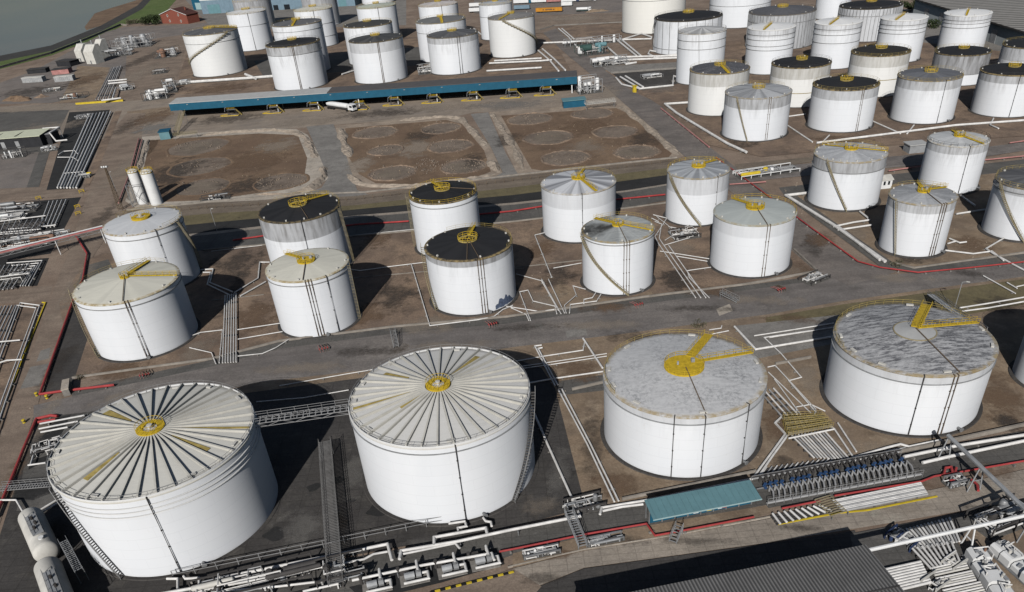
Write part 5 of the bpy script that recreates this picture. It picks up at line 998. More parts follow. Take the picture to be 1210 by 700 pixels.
# blue sheds along the top edge
t, L_ = shed('blue_shed', 'bright blue shed right behind the brick house', 'shed', ((229, 12), (246, 12)), 14, 'blue_clad', 'teal_roof', 26)
b = MB(); b.box((L_*.5, -.06, 4), (L_*.6, .1, 7)); b.build('door', 'teal_light', t)
t, L_ = shed('warehouse', 'pale blue warehouse along the top edge behind the slim tanks', 'warehouse', ((240, 17), (420, 7)), 15, 'blue_pale', 'roof_pale', 60, 1, 3)
for x, w_, h_, mt in ((8, 16, 9, 'teal_roof'), (L_*.48, 6, 5, 'glass'), (L_*.55, 7, 5, 'glass'), (L_*.72, 8, 6, 'wall_dark'), (L_*.9, 9, 8, 'teal_roof')): b = MB(); b.box((x+w_/2, -.07, h_/2), (w_, .12, h_)); b.build('door', mt, t)
b = MB(); b.box((L_/2, -.15, 14), (L_, .2, 1.2)); b.build('eave_trim', 'white', t)
# grey corrugated warehouse at the top right
corrugated('roof_corrugated', (.40, .38, .35), 2.6, 0.9)
a, c = W(1088, 0, 11), W(1215, 38, 11); d = c-a; d.z = 0; Lw = d.length; rzw = math.atan2(d.y, d.x); o = Vector((a.x, a.y, 0))
t = thing('warehouse', 'large grey warehouse with a ribbed roof filling the top right corner', 'warehouse', o, None, rzw)
b = MB(); b.box((Lw/2+20, 90, 5.4), (Lw+60, 178, 10.8)); b.build('wall', 'wall_grey', t)
b = MB(); b.q([(-12, -.8, 11), (Lw+55, -.8, 11), (Lw+55, 60, 15), (-12, 60, 15), (Lw+55, 150, 11), (-12, 150, 11), (-12, -.8, 10.5), (Lw+55, -.8, 10.5)], [(0, 1, 2, 3), (3, 2, 4, 5), (0, 6, 7, 1)]); b.build('roof', 'roof_corrugated', t)
b = MB(); b.box((Lw/2+20, -.95, 10.6), (Lw+64, .25, .7)); b.build('gutter', 'steel_dark', t)
for i in range(5): b = MB(); b.box((10+i*22, .92, 3.5), (6, .2, 7)); b.build('door', 'galv', t)
# dark ribbed shed in the foreground
corrugated('roof_ribbed_dark', (.21, .205, .20), .29, 0.0)
z0 = 7.5; off = Vector((.44*z0, 1.6*z0, 0)); a = W(1001, 622)-off; bb = W(679, 686)-off; d = (a-bb); d.z = 0; ln = d.length; uxx = d.normalized(); rz = math.atan2(uxx.y, uxx.x); o = Vector((bb.x, bb.y, 0))
bpy.data.materials['roof_ribbed_dark'].node_tree.nodes['Mapping'].inputs['Rotation'].default_value = (0, 0, -rz)
t = thing('warehouse', 'dark corrugated roof of the shed cut by the bottom edge, casting a black strip', 'shed', o, None, rz); LL = ln
b = MB(); b.box((LL/2, -14, 3.5), (LL-.6, 27, 7.0)); b.build('wall', 'wall_grey', t)
b = MB(); b.box((LL/2, -14, z0-.08), (LL, 28, .16)); b.build('roof', 'roof_ribbed_dark', t)
b = MB(); b.box((LL/2, -9.3, z0+.03), (LL, .25, .07)); b.build('roof_ridge', 'steel_dark', t)
# teal pump shelter
zt = 4.2; pts = [W(760, 592, zt), W(886, 568, zt), W(901, 589.5, zt), W(773, 612.5, zt)]; ctr = sum(pts, Vector())/4; d = pts[1]-pts[0]; rz = math.atan2(d.y, d.x); ux2 = Vector((math.cos(rz), math.sin(rz), 0)); uy2 = Vector((-ux2.y, ux2.x, 0))
Ls = ((pts[1]-pts[0]).length+(pts[2]-pts[3]).length)/2; Ds = abs((pts[0]-pts[3]).dot(uy2)); base = Vector((ctr.x, ctr.y, 0))
t = thing('pump_shelter', 'open sided shed with a teal roof and blue front panels beside the trench', 'shed', base, None, rz)
b = MB(); k = 60; vs = []; fs = []
b.q([(-Ls/2, -Ds/2, zt-.25), (Ls/2, -Ds/2, zt-.25), (Ls/2, Ds/2, zt+.25), (-Ls/2, Ds/2, zt+.25), (-Ls/2, -Ds/2, zt-.4), (Ls/2, -Ds/2, zt-.4), (Ls/2, Ds/2, zt+.1), (-Ls/2, Ds/2, zt+.1)], [(0, 1, 2, 3), (7, 6, 5, 4), (0, 4, 5, 1), (1, 5, 6, 2), (2, 6, 7, 3), (3, 7, 4, 0)]); rf = b.build('roof', 'teal_roof', t)
for i in range(int(Ls/1.2)): b = MB(); x = -Ls/2+.6+1.2*i; b.q([(x-.04, -Ds/2, zt-.245), (x+.04, -Ds/2, zt-.245), (x+.04, Ds/2, zt+.255), (x-.04, Ds/2, zt+.255), (x-.04, -Ds/2, zt-.18), (x+.04, -Ds/2, zt-.18), (x+.04, Ds/2, zt+.32), (x-.04, Ds/2, zt+.32)], [(4, 5, 6, 7), (0, 4, 7, 3), (1, 2, 6, 5), (0, 1, 5, 4)]); b.build('roof_rib', 'teal_roof', rf)
b = MB(); b.box((0, -Ds/2-.03, zt-.36), (Ls+.1, .08, .28)); b.build('gutter', 'teal_light', t)
for i in range(9):
    x = -Ls/2+.3+(Ls-.6)*i/8
    for y in (-Ds/2+2.9, Ds/2-.3): b = MB(); b.box((x, y, 1.95), (.2, .2, 3.6)); b.build('post', 'steel', t)
    if i < 8: b = MB(); b.box((x+(Ls-.6)/16, -Ds/2+2.88, 1.6), ((Ls-.6)/8-.35, .08, 2.3)); b.build('panel', 'blue_clad', t)
for x, mt in ((-1.0, 'white'), (1.6, 'kerb_yellow'), (3.8, 'white'), (4.6, 'red')): b = MB(); b.box((x, -Ds/2+2.7, 1.2), (1.0, .05, .7)); b.build('notice_board', mt, t)
# cream roofed building at the left edge
zz = 6; a, c = W(-30, 166, zz), W(46, 160, zz); d = c-a; d.z = 0; L_ = d.length; rz = math.atan2(d.y, d.x); o = Vector((a.x, a.y, 0))
t = thing('workshop', 'dark walled workshop with a cream roof at the left edge', 'building', o, None, rz)
b = MB(); b.box((L_/2, 6, 2.9), (L_, 12, 5.8)); b.build('wall', 'wall_dark', t)
b = MB(); b.q([(-.5, -.6, 5.9), (L_+.4, -.6, 5.9), (L_+.4, 12.6, 6.6), (-.5, 12.6, 6.6), (-.5, -.6, 5.6), (L_+.4, -.6, 5.6)], [(0, 1, 2, 3), (0, 4, 5, 1)]); r_ = b.build('roof', 'roof_cream', t)
for x in (L_*.3, L_*.62): b = MB(); b.box((x, 6.5, 6.35), (.3, 12.8, .2)); b.build('roof_seam', 'steel_dark', r_)
for x in (L_*.1, L_*.4, L_*.62): b = MB(); b.box((x, -.06, 2), (2.2, .1, 3.6)); b.build('door', 'galv', t)
t2 = thing('duct_frame', 'white pipe frame over the grey tank roof beside the cream workshop', 'pipe frame', W(58, 170), None, rz)
b = MB(); b.box((-1, 3, 2.6), (8.5, 9, 5.2)); b.build('housing', 'wall_dark', t2); b = MB(); b.box((-1, 3, 5.28), (8.2, 8.6, .15)); b.build('lid', 'pipe_grey', t2)
b = MB(); b.tube([(-5, 8, 6.4), (4.5, 8, 6.4), (4.6, -3, 6.2), (7, -4, 2.0), (13, -3.2, 2.0)], .4, 8); b.build('pipe', 'pipe_white', t2)
for x, y in ((-5, 8), (4.5, 8)): b = MB(); b.box((x, y, 3.2), (.3, .3, 6.4)); b.build('post', 'steel', t2)
# white kiosk between the banded tank and the three pipe tank
t, L_ = shed('kiosk', 'small white kiosk with two dark windows behind the three pipe tank', 'kiosk', ((1039, 224), (1053, 222.5)), 3.2, 'white', 'offwhite', 5, .3, 1.0)
for x in (L_*.35, L_*.72): b = MB(); b.box((x, -.05, 2.0), (L_*.17, .08, 1.3)); b.build('window', 'glass', t)
for lab, p0_, p1_, mt in (('grey metal cabin at the foot of the white roofed tank', (1074, 182), (1094, 180), 'galv'),): shed('cabin', lab, 'cabin', (p0_, p1_), 3, mt, 'roof_pale', 5)
# long silver containers top left
for lab, p0_, p1_ in (('silver container left of the other one, below the flood wall', (27, 98.5), (51, 97)), ('silver container right of the other one, with a pink end beside it', (65, 97.5), (87, 95.5))):
    t, L_ = shed('container', lab, 'container', (p0_, p1_), 3.4, 'galv', 'offwhite', 5, .05, 0, None, True, 'silver containers below the flood wall')
    for i in range(int(L_/1.5)): b = MB(); b.box((.8+1.5*i, -.04, 1.6), (.12, .08, 2.9)); b.build('rib', 'offwhite', t)
shed('cabin', 'dark low cabin behind the silver containers', 'cabin', ((33, 88), (55, 86)), 3, 'wall_dark', 'steel_dark', 7)
shed('cabin', 'pink ended dark cabin behind the right silver container', 'cabin', ((62, 89), (82, 87)), 3.4, 'pink', 'steel_dark', 8)
shed('cabin', 'dark cabin beside the white sheds below the flood wall', 'cabin', ((68, 79), (84, 79)), 4, 'wall_dark', 'steel_dark', 10)
# white upright boxes (furnace sheds)
for i, (x0, x1, yb, hh, lab) in enumerate(((92, 100, 73, 13, 'white upright shed with a sloping top, left of three'), (103, 114, 76, 14, 'white upright shed with a sloping top, middle of three'), (115, 122, 69, 14, 'white upright shed with a sloping top, right of three'))):
    a, c = W(x0, yb), W(x1, yb); L_ = (c-a).length; t = thing('furnace_shed', lab, 'shed', a, 'white upright sheds', math.atan2((c-a).y, (c-a).x))
    b = MB(); vs = [(x, y, z) for x in (0, L_) for y, z in ((0, 0), (0, hh*.65), (5, hh), (9, hh), (9, 0))]; b.q(vs, [(0, 5, 6, 1), (1, 6, 7, 2), (2, 7, 8, 3), (3, 8, 9, 4), (4, 3, 2, 1, 0)[::-1], (5, 6, 7, 8, 9)[::-1]]); b.build('body', 'offwhite', t)
    b = MB(); b.tube([(L_/2, 7, hh), (L_/2, 7, hh+3)], .5, 8); b.build('flue', 'galv', t)
    b = MB(); b.box((L_/2, -.05, 1.3), (1.4, .1, 2.6)); b.build('door', 'steel', t)
# ---------------------------------------------------------------- process skids (frames with vessels and pipes)
def skid(label, px, py, Lx, Ly, H, seed, rz=0.0, mats=('galv', 'offwhite', 'steel'), nv=4, npipe=10, name='process_skid', cat='equipment', frame='steel_dark', levels=1):
    rd = random.Random(seed); t = thing(name, label, cat, W(px, py), 'process equipment frames', rz)
    b = MB(); b.box((0, 0, .12), (Lx, Ly, .24)); b.build('base_slab', 'slab_grey', t)
    nx = max(2, int(Lx/4))
    for i in range(nx+1):
        for y in (-Ly/2+.2, Ly/2-.2):
            b = MB(); b.box((-Lx/2+.2+(Lx-.4)*i/nx, y, H/2+.1), (.22, .22, H)); b.build('post', frame, t)
    for lv in range(levels):
        z = H*(lv+1)/levels
        for y in (-Ly/2+.2, Ly/2-.2): b = MB(); b.box((0, y, z), (Lx-.2, .26, .26)); b.build('beam', frame, t)
    for i in range(nv):
        x, y = rd.uniform(-Lx*.4, Lx*.4), rd.uniform(-Ly*.3, Ly*.3); rr = rd.uniform(.5, 1.0)*min(Lx, Ly)*.13; b = MB()
        if rd.random() < .55:
            hh = rd.uniform(.5, 1.15)*H; b.lathe([(.01, .25), (rr, .25), (rr, hh), (rr*.7, hh+rr*.45), (.01, hh+rr*.55)], 16, (x, y))
        else:
            ll = rd.uniform(.25, .45)*Lx; z = rd.uniform(.3, .8)*H+rr; b.lathe([(.01, -ll/2-rr*.5), (rr*.7, -ll/2-rr*.35), (rr, -ll/2), (rr, ll/2), (rr*.7, ll/2+rr*.35), (.01, ll/2+rr*.5)], 16); b.v = [(x+v[2], y+v[0], z+v[1]) for v in b.v]
        o = b.build('vessel', rd.choice(mats), t); smooth_by_angle(o, 40)
    for i in range(npipe):
        z = rd.uniform(.5, H*1.05); x0, y0 = rd.uniform(-Lx/2, Lx/2), rd.uniform(-Ly/2, Ly/2); x1 = rd.uniform(-Lx/2, Lx/2); y1 = rd.uniform(-Ly/2, Ly/2); b = MB()
        b.tube([(x0, y0, .3), (x0, y0, z), (x1, y0, z), (x1, y1, z), (x1, y1, z*.4)], rd.uniform(.09, .2), 6); b.build('pipe', rd.choice(('pipe_white', 'pipe_grey', 'galv', 'pipe_white')), t)
    return t
skid('silver frame of vessels on the grey yard near the grass bank', 160, 55, 34, 26, 8, 1, .1, mats=('steel', 'galv'), nv=6, npipe=34, levels=2, frame='steel')
skid('lower silver frame with pipes beside the white upright sheds', 140, 66, 26, 12, 6, 2, .05, mats=('steel', 'galv'), nv=4, npipe=20, frame='steel')
skid('rusty brown frame beside the slanting stair tank', 198, 66, 18, 24, 5, 3, .1, mats=('pipe_rust', 'offwhite', 'galv'), nv=4, npipe=14)
skid('cluster of silver vessels at the left end of the canopy', 186, 116, 16, 13, 5, 4, .1, mats=('galv', 'white'), nv=7, npipe=12)
skid('small white vessels and pipes just left of the canopy roof', 202, 108, 9, 15, 7, 5, .3, mats=('white', 'galv'), nv=5, npipe=9)
skid('dark square tank pit with pipes near the cream stair tank', 190, 86, 11, 11, 2, 6, .1, mats=('steel_dark',), nv=1, npipe=4)
skid('brown rubble skid of small drums beside the yellow barrier', 88, 116, 18, 9, 2.5, 7, 0, mats=('offwhite', 'pipe_rust'), nv=5, npipe=6)
skid('dark frame of pipes below the cream workshop', 18, 186, 12, 5, 4.5, 8, .05, mats=('galv', 'white'), nv=4, npipe=10)
skid('grey pump frame with thin pipes at the left edge between the two tracks', 18, 250, 20, 8, 2.5, 9, .1, mats=('galv', 'steel'), nv=4, npipe=16)
skid('tangle of valves and pipes under the red pipe bridge', 22, 290, 26, 8, 3, 10, .12, mats=('steel', 'galv', 'pipe_rust'), nv=5, npipe=24)
skid('small tangle of pale valves in the lower left pipe yard', 18, 332, 10, 5, 2.5, 11, .1, mats=('offwhite', 'pipe_rust'), nv=3, npipe=14)
skid('pale lattice tower of pipes at the right canopy end', 695, 108, 13, 14, 7, 12, .1, mats=('white', 'galv'), nv=4, npipe=18, frame='galv', levels=2)
skid('green and white pump skid left of the broad white pipes', 699, 63, 20, 17, 4, 13, .1, mats=('wall_green', 'white', 'teal_roof'), nv=5, npipe=14, frame='wall_green')
skid('white frame of pipes and drums between diagonal road and far right block', 722, 76, 24, 12, 3.5, 14, .1, mats=('white', 'offwhite'), nv=4, npipe=18, frame='galv')
skid('white box row behind the green pump skid', 700, 52, 40, 8, 4, 15, .0, mats=('white',), nv=3, npipe=9, frame='galv')
skid('grey valve frame in the soil left of the grey green roofed tank', 809, 279, 9, 7, 1.6, 16, .1, mats=('steel', 'galv'), nv=1, npipe=12)
skid('white pipe skid with yellow bits beside the road right of the grey hub tank', 905, 205, 24, 8, 1.4, 17, .14, mats=('white', 'kerb_yellow'), nv=3, npipe=20, frame='white')
skid('grey heap of old pipes on the slab at the road junction', 962, 331, 8, 5, 1.2, 18, .5, mats=('steel', 'galv'), nv=1, npipe=14)
skid('small pumps and pipes beside the dirt plot wall near the silos', 255, 236, 12, 4, 1.8, 19, .1, mats=('steel', 'galv'), nv=4, npipe=6)
skid('white pipe tangle in the gap between two tanks behind the canopy', 508, 84, 16, 20, 3, 20, .1, mats=('white', 'galv'), nv=2, npipe=18, frame='galv')
skid('dark process equipment at the bottom left corner of the corridor', 300, 697, 22, 6, 3, 21, .2, mats=('steel_dark', 'offwhite', 'galv', 'steel_dark'), nv=6, npipe=14)
skid('dark pumps and red block beside the lattice tray at the bottom', 405, 682, 9, 6, 3, 22, .2, mats=('steel_dark', 'galv', 'steel_dark'), nv=3, npipe=10)
skid('small dark valve set under the footbridge steps at the trench', 690, 600, 8, 4, 1.6, 23, .2, mats=('steel_dark', 'steel'), nv=3, npipe=12)
skid('grey pump unit at the right side of the brown paving', 1182, 617, 11, 6, 2.5, 24, .3, mats=('steel', 'steel_dark', 'galv'), nv=4, npipe=14)
skid('blue and grey valve clump under the lower overhead bridge', 1066, 640, 4, 5, 1.3, 25, .6, mats=('navy', 'steel'), nv=3, npipe=10, frame='navy')
skid('dark pit equipment behind the first furnace sheds', 122, 60, 12, 14, 7, 27, .1, mats=('steel_dark', 'galv'), nv=4, npipe=12)
skid('green shrubs coloured pipework before the ribless warehouse apron', 1178, 44, 14, 5, 3, 28, .3, mats=('wall_green', 'galv'), nv=2, npipe=10)['label'] = 'greenish pipe frame on the apron before the grey warehouse'
skid('small pale pump between the lowest pipe rows and the covered units', 1126, 668, 4, 2.5, 1.2, 41, .5, mats=('offwhite',), nv=2, npipe=6, frame='offwhite')
skid('pale valve box at the left end of the lowest pipe rows', 1104, 692, 4, 3, 1.2, 42, .5, mats=('offwhite',), nv=2, npipe=6, frame='offwhite')
for lab, px, py, lx, ly, h_, sd_, mt in (('pump clutter on the grey yard just below the cream workshop', 60, 178, 8, 5, 2.2, 61, ('galv', 'white')), ('small pipe clutter at the upper end of the seven silver pipes', 100, 140, 9, 4, 2.0, 62, ('galv', 'white')), ('valve clutter beside the lower end of the seven silver pipes', 100, 210, 6, 4, 1.6, 63, ('galv', 'kerb_yellow')),
    ('pale pump clutter at the left edge above the red pipe bridge', 8, 262, 14, 6, 2.4, 64, ('white', 'galv')), ('rusty drum clutter beside the brown track and right pipe run', 74, 280, 6, 4, 1.8, 65, ('pipe_rust', 'galv')), ('pale clutter of fittings between the silver containers and the dirt heaps', 62, 108, 12, 5, 1.8, 66, ('offwhite', 'pipe_rust')),
    ('silver clutter of drums beside the upper silver pipe run', 150, 106, 10, 8, 2.6, 67, ('galv', 'white')), ('low frame of pipes at the left of the pale canopy end', 214, 100, 14, 6, 2.4, 68, ('white', 'galv')), ('pipe clutter on the grey slab beside the tall white tank stair', 770, 92, 12, 6, 1.8, 69, ('galv', 'white')), ('small valves beside the paving at the lower right bund', 1128, 572, 4, 2.5, 1.4, 70, ('steel', 'red')), ('low pump row on the brown soil before the teal shed', 715, 640, 7, 2, 1.0, 71, ('steel_dark', 'galv')), ('dark low valves in the soil strip left of the grey steps', 640, 655, 7, 2, 1.0, 72, ('steel_dark', 'white'))):
    skid(lab, px, py, lx, ly, h_, sd_, .15, mats=mt, nv=5, npipe=12, frame='steel')
# ---------------------------------------------------------------- yellow pipe crossing
pts = [W(925, 492, 1.6), W(971, 490, 1.6), W(986, 505, 1.6), W(932, 516, 1.6)]; o = Vector((pts[0].x, pts[0].y, 0)); t = thing('pipe_crossing', 'yellow railed crossing platform over the pipes between the mottled roofs', 'platform', o)
pts = [p-o for p in pts]
for k in range(4):
    f0, f1 = k/4, (k+.62)/4; q = [pts[0].lerp(pts[3], f0), pts[1].lerp(pts[2], f0), pts[1].lerp(pts[2], f1), pts[0].lerp(pts[3], f1)]; b = MB(); b.prism([p[:2] for p in q], 1.4, 1.55); b.build('deck', 'stair_tan', t)
    b = MB()
    for e0, e1 in ((q[0], q[1]), (q[3], q[2])):
        for dz in (.5, 1.0): b.tube([e0+Vector((0, 0, dz)), e1+Vector((0, 0, dz))], .035, 4)
        for j in range(10): p = e0.lerp(e1, j/9); b.tube([(p.x, p.y, .1), (p.x, p.y, 2.6)], .035, 4)
    b.build('railing', 'yellow_dull', t)
for e0, e1 in ((pts[3], pts[2]), (pts[0], pts[1])): b = MB(); b.tube([e0-Vector((0, 0, .5)), e1-Vector((0, 0, .5))], .2, 8); b.build('pipe', 'pipe_white', t)
# ---------------------------------------------------------------- valve manifold
a, c = W(899, 579), W(1066, 548); d = c-a; L_ = d.length; rz = math.atan2(d.y, d.x); t = thing('valve_manifold', 'long manifold of grey pipe arches and blue valves beside the teal shed', 'manifold', a, None, rz)
N = 26
b = MB(); b.box((L_/2+.6, -1.3, .12), (L_+3, 7.6, .24)); b.build('base_slab', 'slab_grey', t)
arch = None
for i in range(N):
    x = L_*(i+.5)/N
    if arch is None:
        b = MB(); b.tube([(0, 1.9, .3), (0, 1.9, 1.7), (0, .2, 1.7), (0, .2, .5)], .16, 7); arch = b.build('pipe_arch', 'steel_dark', t); arch.location = (x, 0, 0)
        b = MB(); b.tube([(0, -3.9, .3), (0, -3.9, 1.4), (.5, -2.6, 1.5), (.5, -1.2, 1.5), (.5, -1.2, .4)], .17, 7); arch2 = b.build('pipe_arch', 'pipe_grey', t); arch2.location = (x, 0, 0)
        b = MB(); b.tube([(0, -.8, .9), (0, .1, .9)], .30, 8); b.tube([(0, -.4, .9), (0, -.4, 1.7)], .1, 6); b.tube([(0, -.4, 1.65), (0, -.4, 1.75)], .36, 10); val = b.build('valve', 'blue_valve', t); val.location = (x, 0, 0)
    else:
        for src in (arch, arch2): q = src.copy(); C.objects.link(q); q.parent = t; q.location = (x, 0, 0)
        if i % 5 != 4: q = val.copy(); C.objects.link(q); q.parent = t; q.location = (x, (i % 3)*.12, 0)
for y, z, r_, mt in ((2.5, 1.5, .18, 'steel_dark'), (2.9, .6, .25, 'pipe_grey'), (-.1, .5, .18, 'steel'), (-4.4, .5, .22, 'pipe_grey')): b = MB(); b.tube([(-1, y, z), (L_+1, y, z)], r_, 8); b.build('header_pipe', mt, t)
for y in (2.2, -4.8):
    b = MB()
    for dz in (1.3, 1.9): b.tube([(-1, y, dz), (L_+1, y, dz)], .05, 4)
    for i in range(20): x = -1+(L_+2)*i/19; b.tube([(x, y, .2), (x, y, 1.9)], .05, 4)
    b.build('railing', 'rail_grey', t)
# steel walkway across the pipes
def gangway(label, p0, p1, z0, z1, wd=1.0, mat='galv', posts=True, truss=0.0, name='gangway', cat='walkway', group='steel gangways and steps', rails=True, sp=1.2):
    a, c = W(*p0, z0), W(*p1, z1); base = Vector((a.x, a.y, 0)); d = c-a; L = math.hypot(d.x, d.y); rz = math.atan2(d.y, d.x); t = thing(name, label, cat, base, group, rz); n = max(2, int(L/sp))
    zf = lambda x: z0+(z1-z0)*x/L
    b = MB()
    for i in range(int(L/(sp*.5))+1): x = min(L, i*sp*.5); b.box((x, 0, zf(x)), (.2, wd, .06))
    for y in (-wd/2, wd/2): b.tube([(0, y, z0-.1), (L, y, z1-.1)], .09, 4)
    b.build('deck', mat, t)
    if rails:
        for y in (-wd/2, wd/2):
            b = MB()
            for dz in (.55, 1.1): b.tube([(0, y, z0+dz), (L, y, z1+dz)], .045, 4)
            for i in range(n+1): x = L*i/n; b.tube([(x, y, zf(x)-.1), (x, y, zf(x)+1.1)], .045, 4)
            if truss:
                b.tube([(0, y, z0-truss), (L, y, z1-truss)], .07, 4)
                for i in range(n): b.tube([(L*i/n, y, zf(L*i/n)-(truss if i % 2 else 0)), (L*(i+1)/n, y, zf(L*(i+1)/n)-(0 if i % 2 else truss))], .05, 4)
            b.build('railing', mat, t)
    if posts:
        for x in (L*.04, L*.96):
            for y in (-wd/2, wd/2):
                if zf(x) > .6: b = MB(); b.box((x, y, zf(x)/2), (.16, .16, zf(x))); b.build('post', 'steel', t)
    return t
gangway('grey footbridge high between the two ribbed roofs over the black shadow', (300, 497), (412, 481), 18.2, 18.2, 2.4, 'rail_grey', False, .9, sp=2.4)
gangway('grey steps crossing the red main and trench below the yellow disc tank', (672, 604), (689, 646), 2.2, 1.0, 1.6, 'galv')
gangway('small steel steps over the road kerb near the large L pipe', (464, 391), (468, 409), 2.0, .8, 1.4, 'rail_grey')
gangway('small steel steps over the pipes under the road on the right', (852, 346), (872, 356), 1.8, .6, 1.4, 'rail_grey')
gangway('small steps crossing the red main at the teal shed', (803, 622), (795, 640), 1.8, .6, 1.4, 'rail_grey')
gangway('grey stair rising behind the weathered roof tank towards the road', (1100, 348), (1160, 392), 1.5, 13, 1.8, 'galv')
gangway('brown walkway crossing the pipes below the manifold', (972, 588), (994, 609), .9, .9, 3.4, 'stair_tan', rails=False)
gangway('long grey lattice tray across the dark slab between the ribbed tanks', (384, 522), (397, 690), 2.6, 2.6, 2.6, 'tray_grey', True, .0, sp=.9)
pts = [W(206, 684), W(552, 614)]; base = pts[0].copy(); q_ = pts[1]-pts[0]; t = thing('handrail', 'long grey handrail along the corridor at the foot of the ribbed tanks', 'railing', base); k = 14
for i in range(k+1): p = q_*(i/k); b = MB(); b.tube([(p.x, p.y, 0), (p.x, p.y, 2.0)], .09, 5); b.build('post', 'rail_grey', t)
for z in (1.1, 2.0): b = MB(); b.tube([(0, 0, z), (q_.x, q_.y, z)], .06, 5); b.build('rail', 'rail_grey', t)
gangway('lattice walkway slanting into the pit left of the largest tank', (2, 577), (62, 572), 1.0, 1.0, 1.6, 'rail_grey')
t = gangway('small pale platform ladder between the horizontal vessels and the largest tank', (75, 640), (93, 674), 3.6, 3.6, 1.4, 'galv')
gangway('pale gangway on the row of parked drums at the end of the canopy', (691, 123), (727, 119), 3.0, 3.0, 3.0, 'offwhite')
gangway('brown stair tower slanting down at the left canopy end', (216, 132), (208, 158), 6.0, 1.0, 2.5, 'stair_tan')
gangway('pale gate walkway beside the small blue kiosk at the first dirt plot', (205, 160), (233, 157), 2.5, 2.5, 2.2, 'stair_tan')
shed('kiosk', 'small teal kiosk at the corner of the first dirt plot', 'kiosk', ((190, 166), (202, 164.5)), 4, 'teal_roof', 'blue_clad', 6)
shed('kiosk', 'blue long kiosk beside the third dirt plot at the canopy end', 'kiosk', ((666, 128.5), (692, 126)), 3.4, 'blue_clad', 'teal_roof', 6)
shed('cabinet', 'bright yellow box beside the upper diagonal road', 'cabinet', ((748.5, 110), (752, 109.5)), 3.2, 'kerb_yellow', 'kerb_yellow', 1.5)
# fence along the corridor
px = [(215, 250), (245, 247), (420, 237), (606, 215), (740, 199), (800, 191)]; pts = [W(*p) for p in px]; base = pts[0].copy(); t = thing('fence', 'post and rail fence along the track behind the middle row of tanks', 'fence', base); cnt = 0
for i in range(len(pts)-1):
    q_ = pts[i+1]-pts[i]; k = max(1, round(q_.length/3.6))
    for j in range(k):
        p = pts[i]+q_*(j/k)-base; b = MB(); b.box((p.x, p.y, .75), (.16, .16, 1.5)); b.build('post', 'line_brown', t)
    for z in (.6, 1.2): b = MB(); b.tube([pts[i]-base+Vector((0, 0, z)), pts[i+1]-base+Vector((0, 0, z))], .05, 4); b.build('rail', 'line_brown', t)
# ---------------------------------------------------------------- overhead pipe bridges
def bridge(label, p0, p1, z, legs, mat='galv', n=3, r=.22, name='pipe_bridge', wd=1.2, mats=None, truss=True):
    a, c = W(*p0, z), W(*p1, z); base = Vector((a.x, a.y, 0)); d = c-a; L = math.hypot(d.x, d.y); rz = math.atan2(d.y, d.x); t = thing(name, label, 'pipe bridge', base, 'overhead pipe bridges', rz)
    for i in range(n): y = (i-(n-1)/2)*wd/max(1, n-1); b = MB(); b.tube([(0, y, z+.25), (L, y, z+.25)], r, 8); b.build('pipe', mats[i % len(mats)] if mats else mat, t)
    b = MB(); m_ = max(2, int(L/2.5))
    for y in (-wd/2-.15, wd/2+.15):
        b.tube([(0, y, z), (L, y, z)], .09, 4); b.tube([(0, y, z-1), (L, y, z-1)], .09, 4)
        for i in range(m_): b.tube([(L*i/m_, y, z-(i % 2)), (L*(i+1)/m_, y, z-((i+1) % 2))], .06, 4)
    if truss: b.build('truss', 'rail_grey', t)
    for f in legs:
        x = L*f; b = MB()
        for s1 in (-1, 1): b.tube([(x, s1*(wd/2+.9), 0), (x, s1*(wd/2), z)], .15, 5)
        b.tube([(x, -wd/2-.4, z*.5), (x, wd/2+.4, z*.5)], .1, 4); b.build('leg', mat, t)
    return t
bridge('red and white pipe bridge crossing the brown road at the left', (-20, 304), (122, 269), 5.2, (.58, .97), 'white', 4, .24, wd=2.6, mats=['pink', 'red', 'pipe_grey', 'white'])
bridge('grey overhead gantry slanting to the right edge beside the weathered roof tank', (1120, 516), (1262, 652), 5.5, (.02, .32, .75), 'galv', 1, .42, wd=.8, truss=False)
bridge('grey overhead bridge crossing above the bottom right pipe racks', (1024, 652), (1250, 602), 5.0, (.55, .95), 'white', 1, .34, wd=.7, truss=False)
# pumps of the bottom corridor
def pump_set(label, px, py, rz):
    t = thing('pump_set', label, 'pump', W(px, py), 'pump sets of the bottom corridor', rz)
    b = MB(); b.box((0, 0, .15), (4.0, 2.6, .3)); b.build('plinth', 'concrete_grey', t)
    b = MB(); b.tube([(-1.3, 0, .9), (.1, 0, .9)], .5, 14); b.box((-.6, 0, .45), (1.2, .9, .3)); b.build('motor', 'galv', t)
    b = MB(); b.tube([(.3, 0, .9), (1.0, 0, .9)], .62, 14); b.tube([(.65, 0, .9), (.65, 0, 1.7)], .25, 10); b.build('pump_casing', 'steel', t)
    b = MB(); b.tube([(.65, 0, 1.6), (.65, 1.7, 1.6), (.65, 1.7, .6)], .2, 8); b.build('pipe', 'pipe_white', t)
    b = MB(); b.tube([(1.0, 0, .9), (1.9, 0, .9), (1.9, -1.3, .9), (-1.5, -1.3, .9)], .2, 8); b.build('pipe', 'pipe_white', t)
    b = MB(); b.tube([(-2, 1.0, .3), (-2, 1.0, 1.9)], .25, 8); b.build('filter_pot', 'steel_dark', t)
    b = MB(); b.box((-1.2, 1.2, .7), (1.2, .9, .9)); b.build('control_box', 'steel_dark', t)
    return t
a0 = rz_px((440, 690), (590, 657)); hp = [('first pump set from the left on the bottom corridor', 446, 694), ('second pump set from the left on the bottom corridor', 490, 684), ('third pump set from the left on the bottom corridor', 534, 675), ('last pump set on the right of the bottom corridor', 573, 666)]
for lab, px, py in hp: pump_set(lab, px, py, a0).scale = (1.3, 1.3, 1.2)
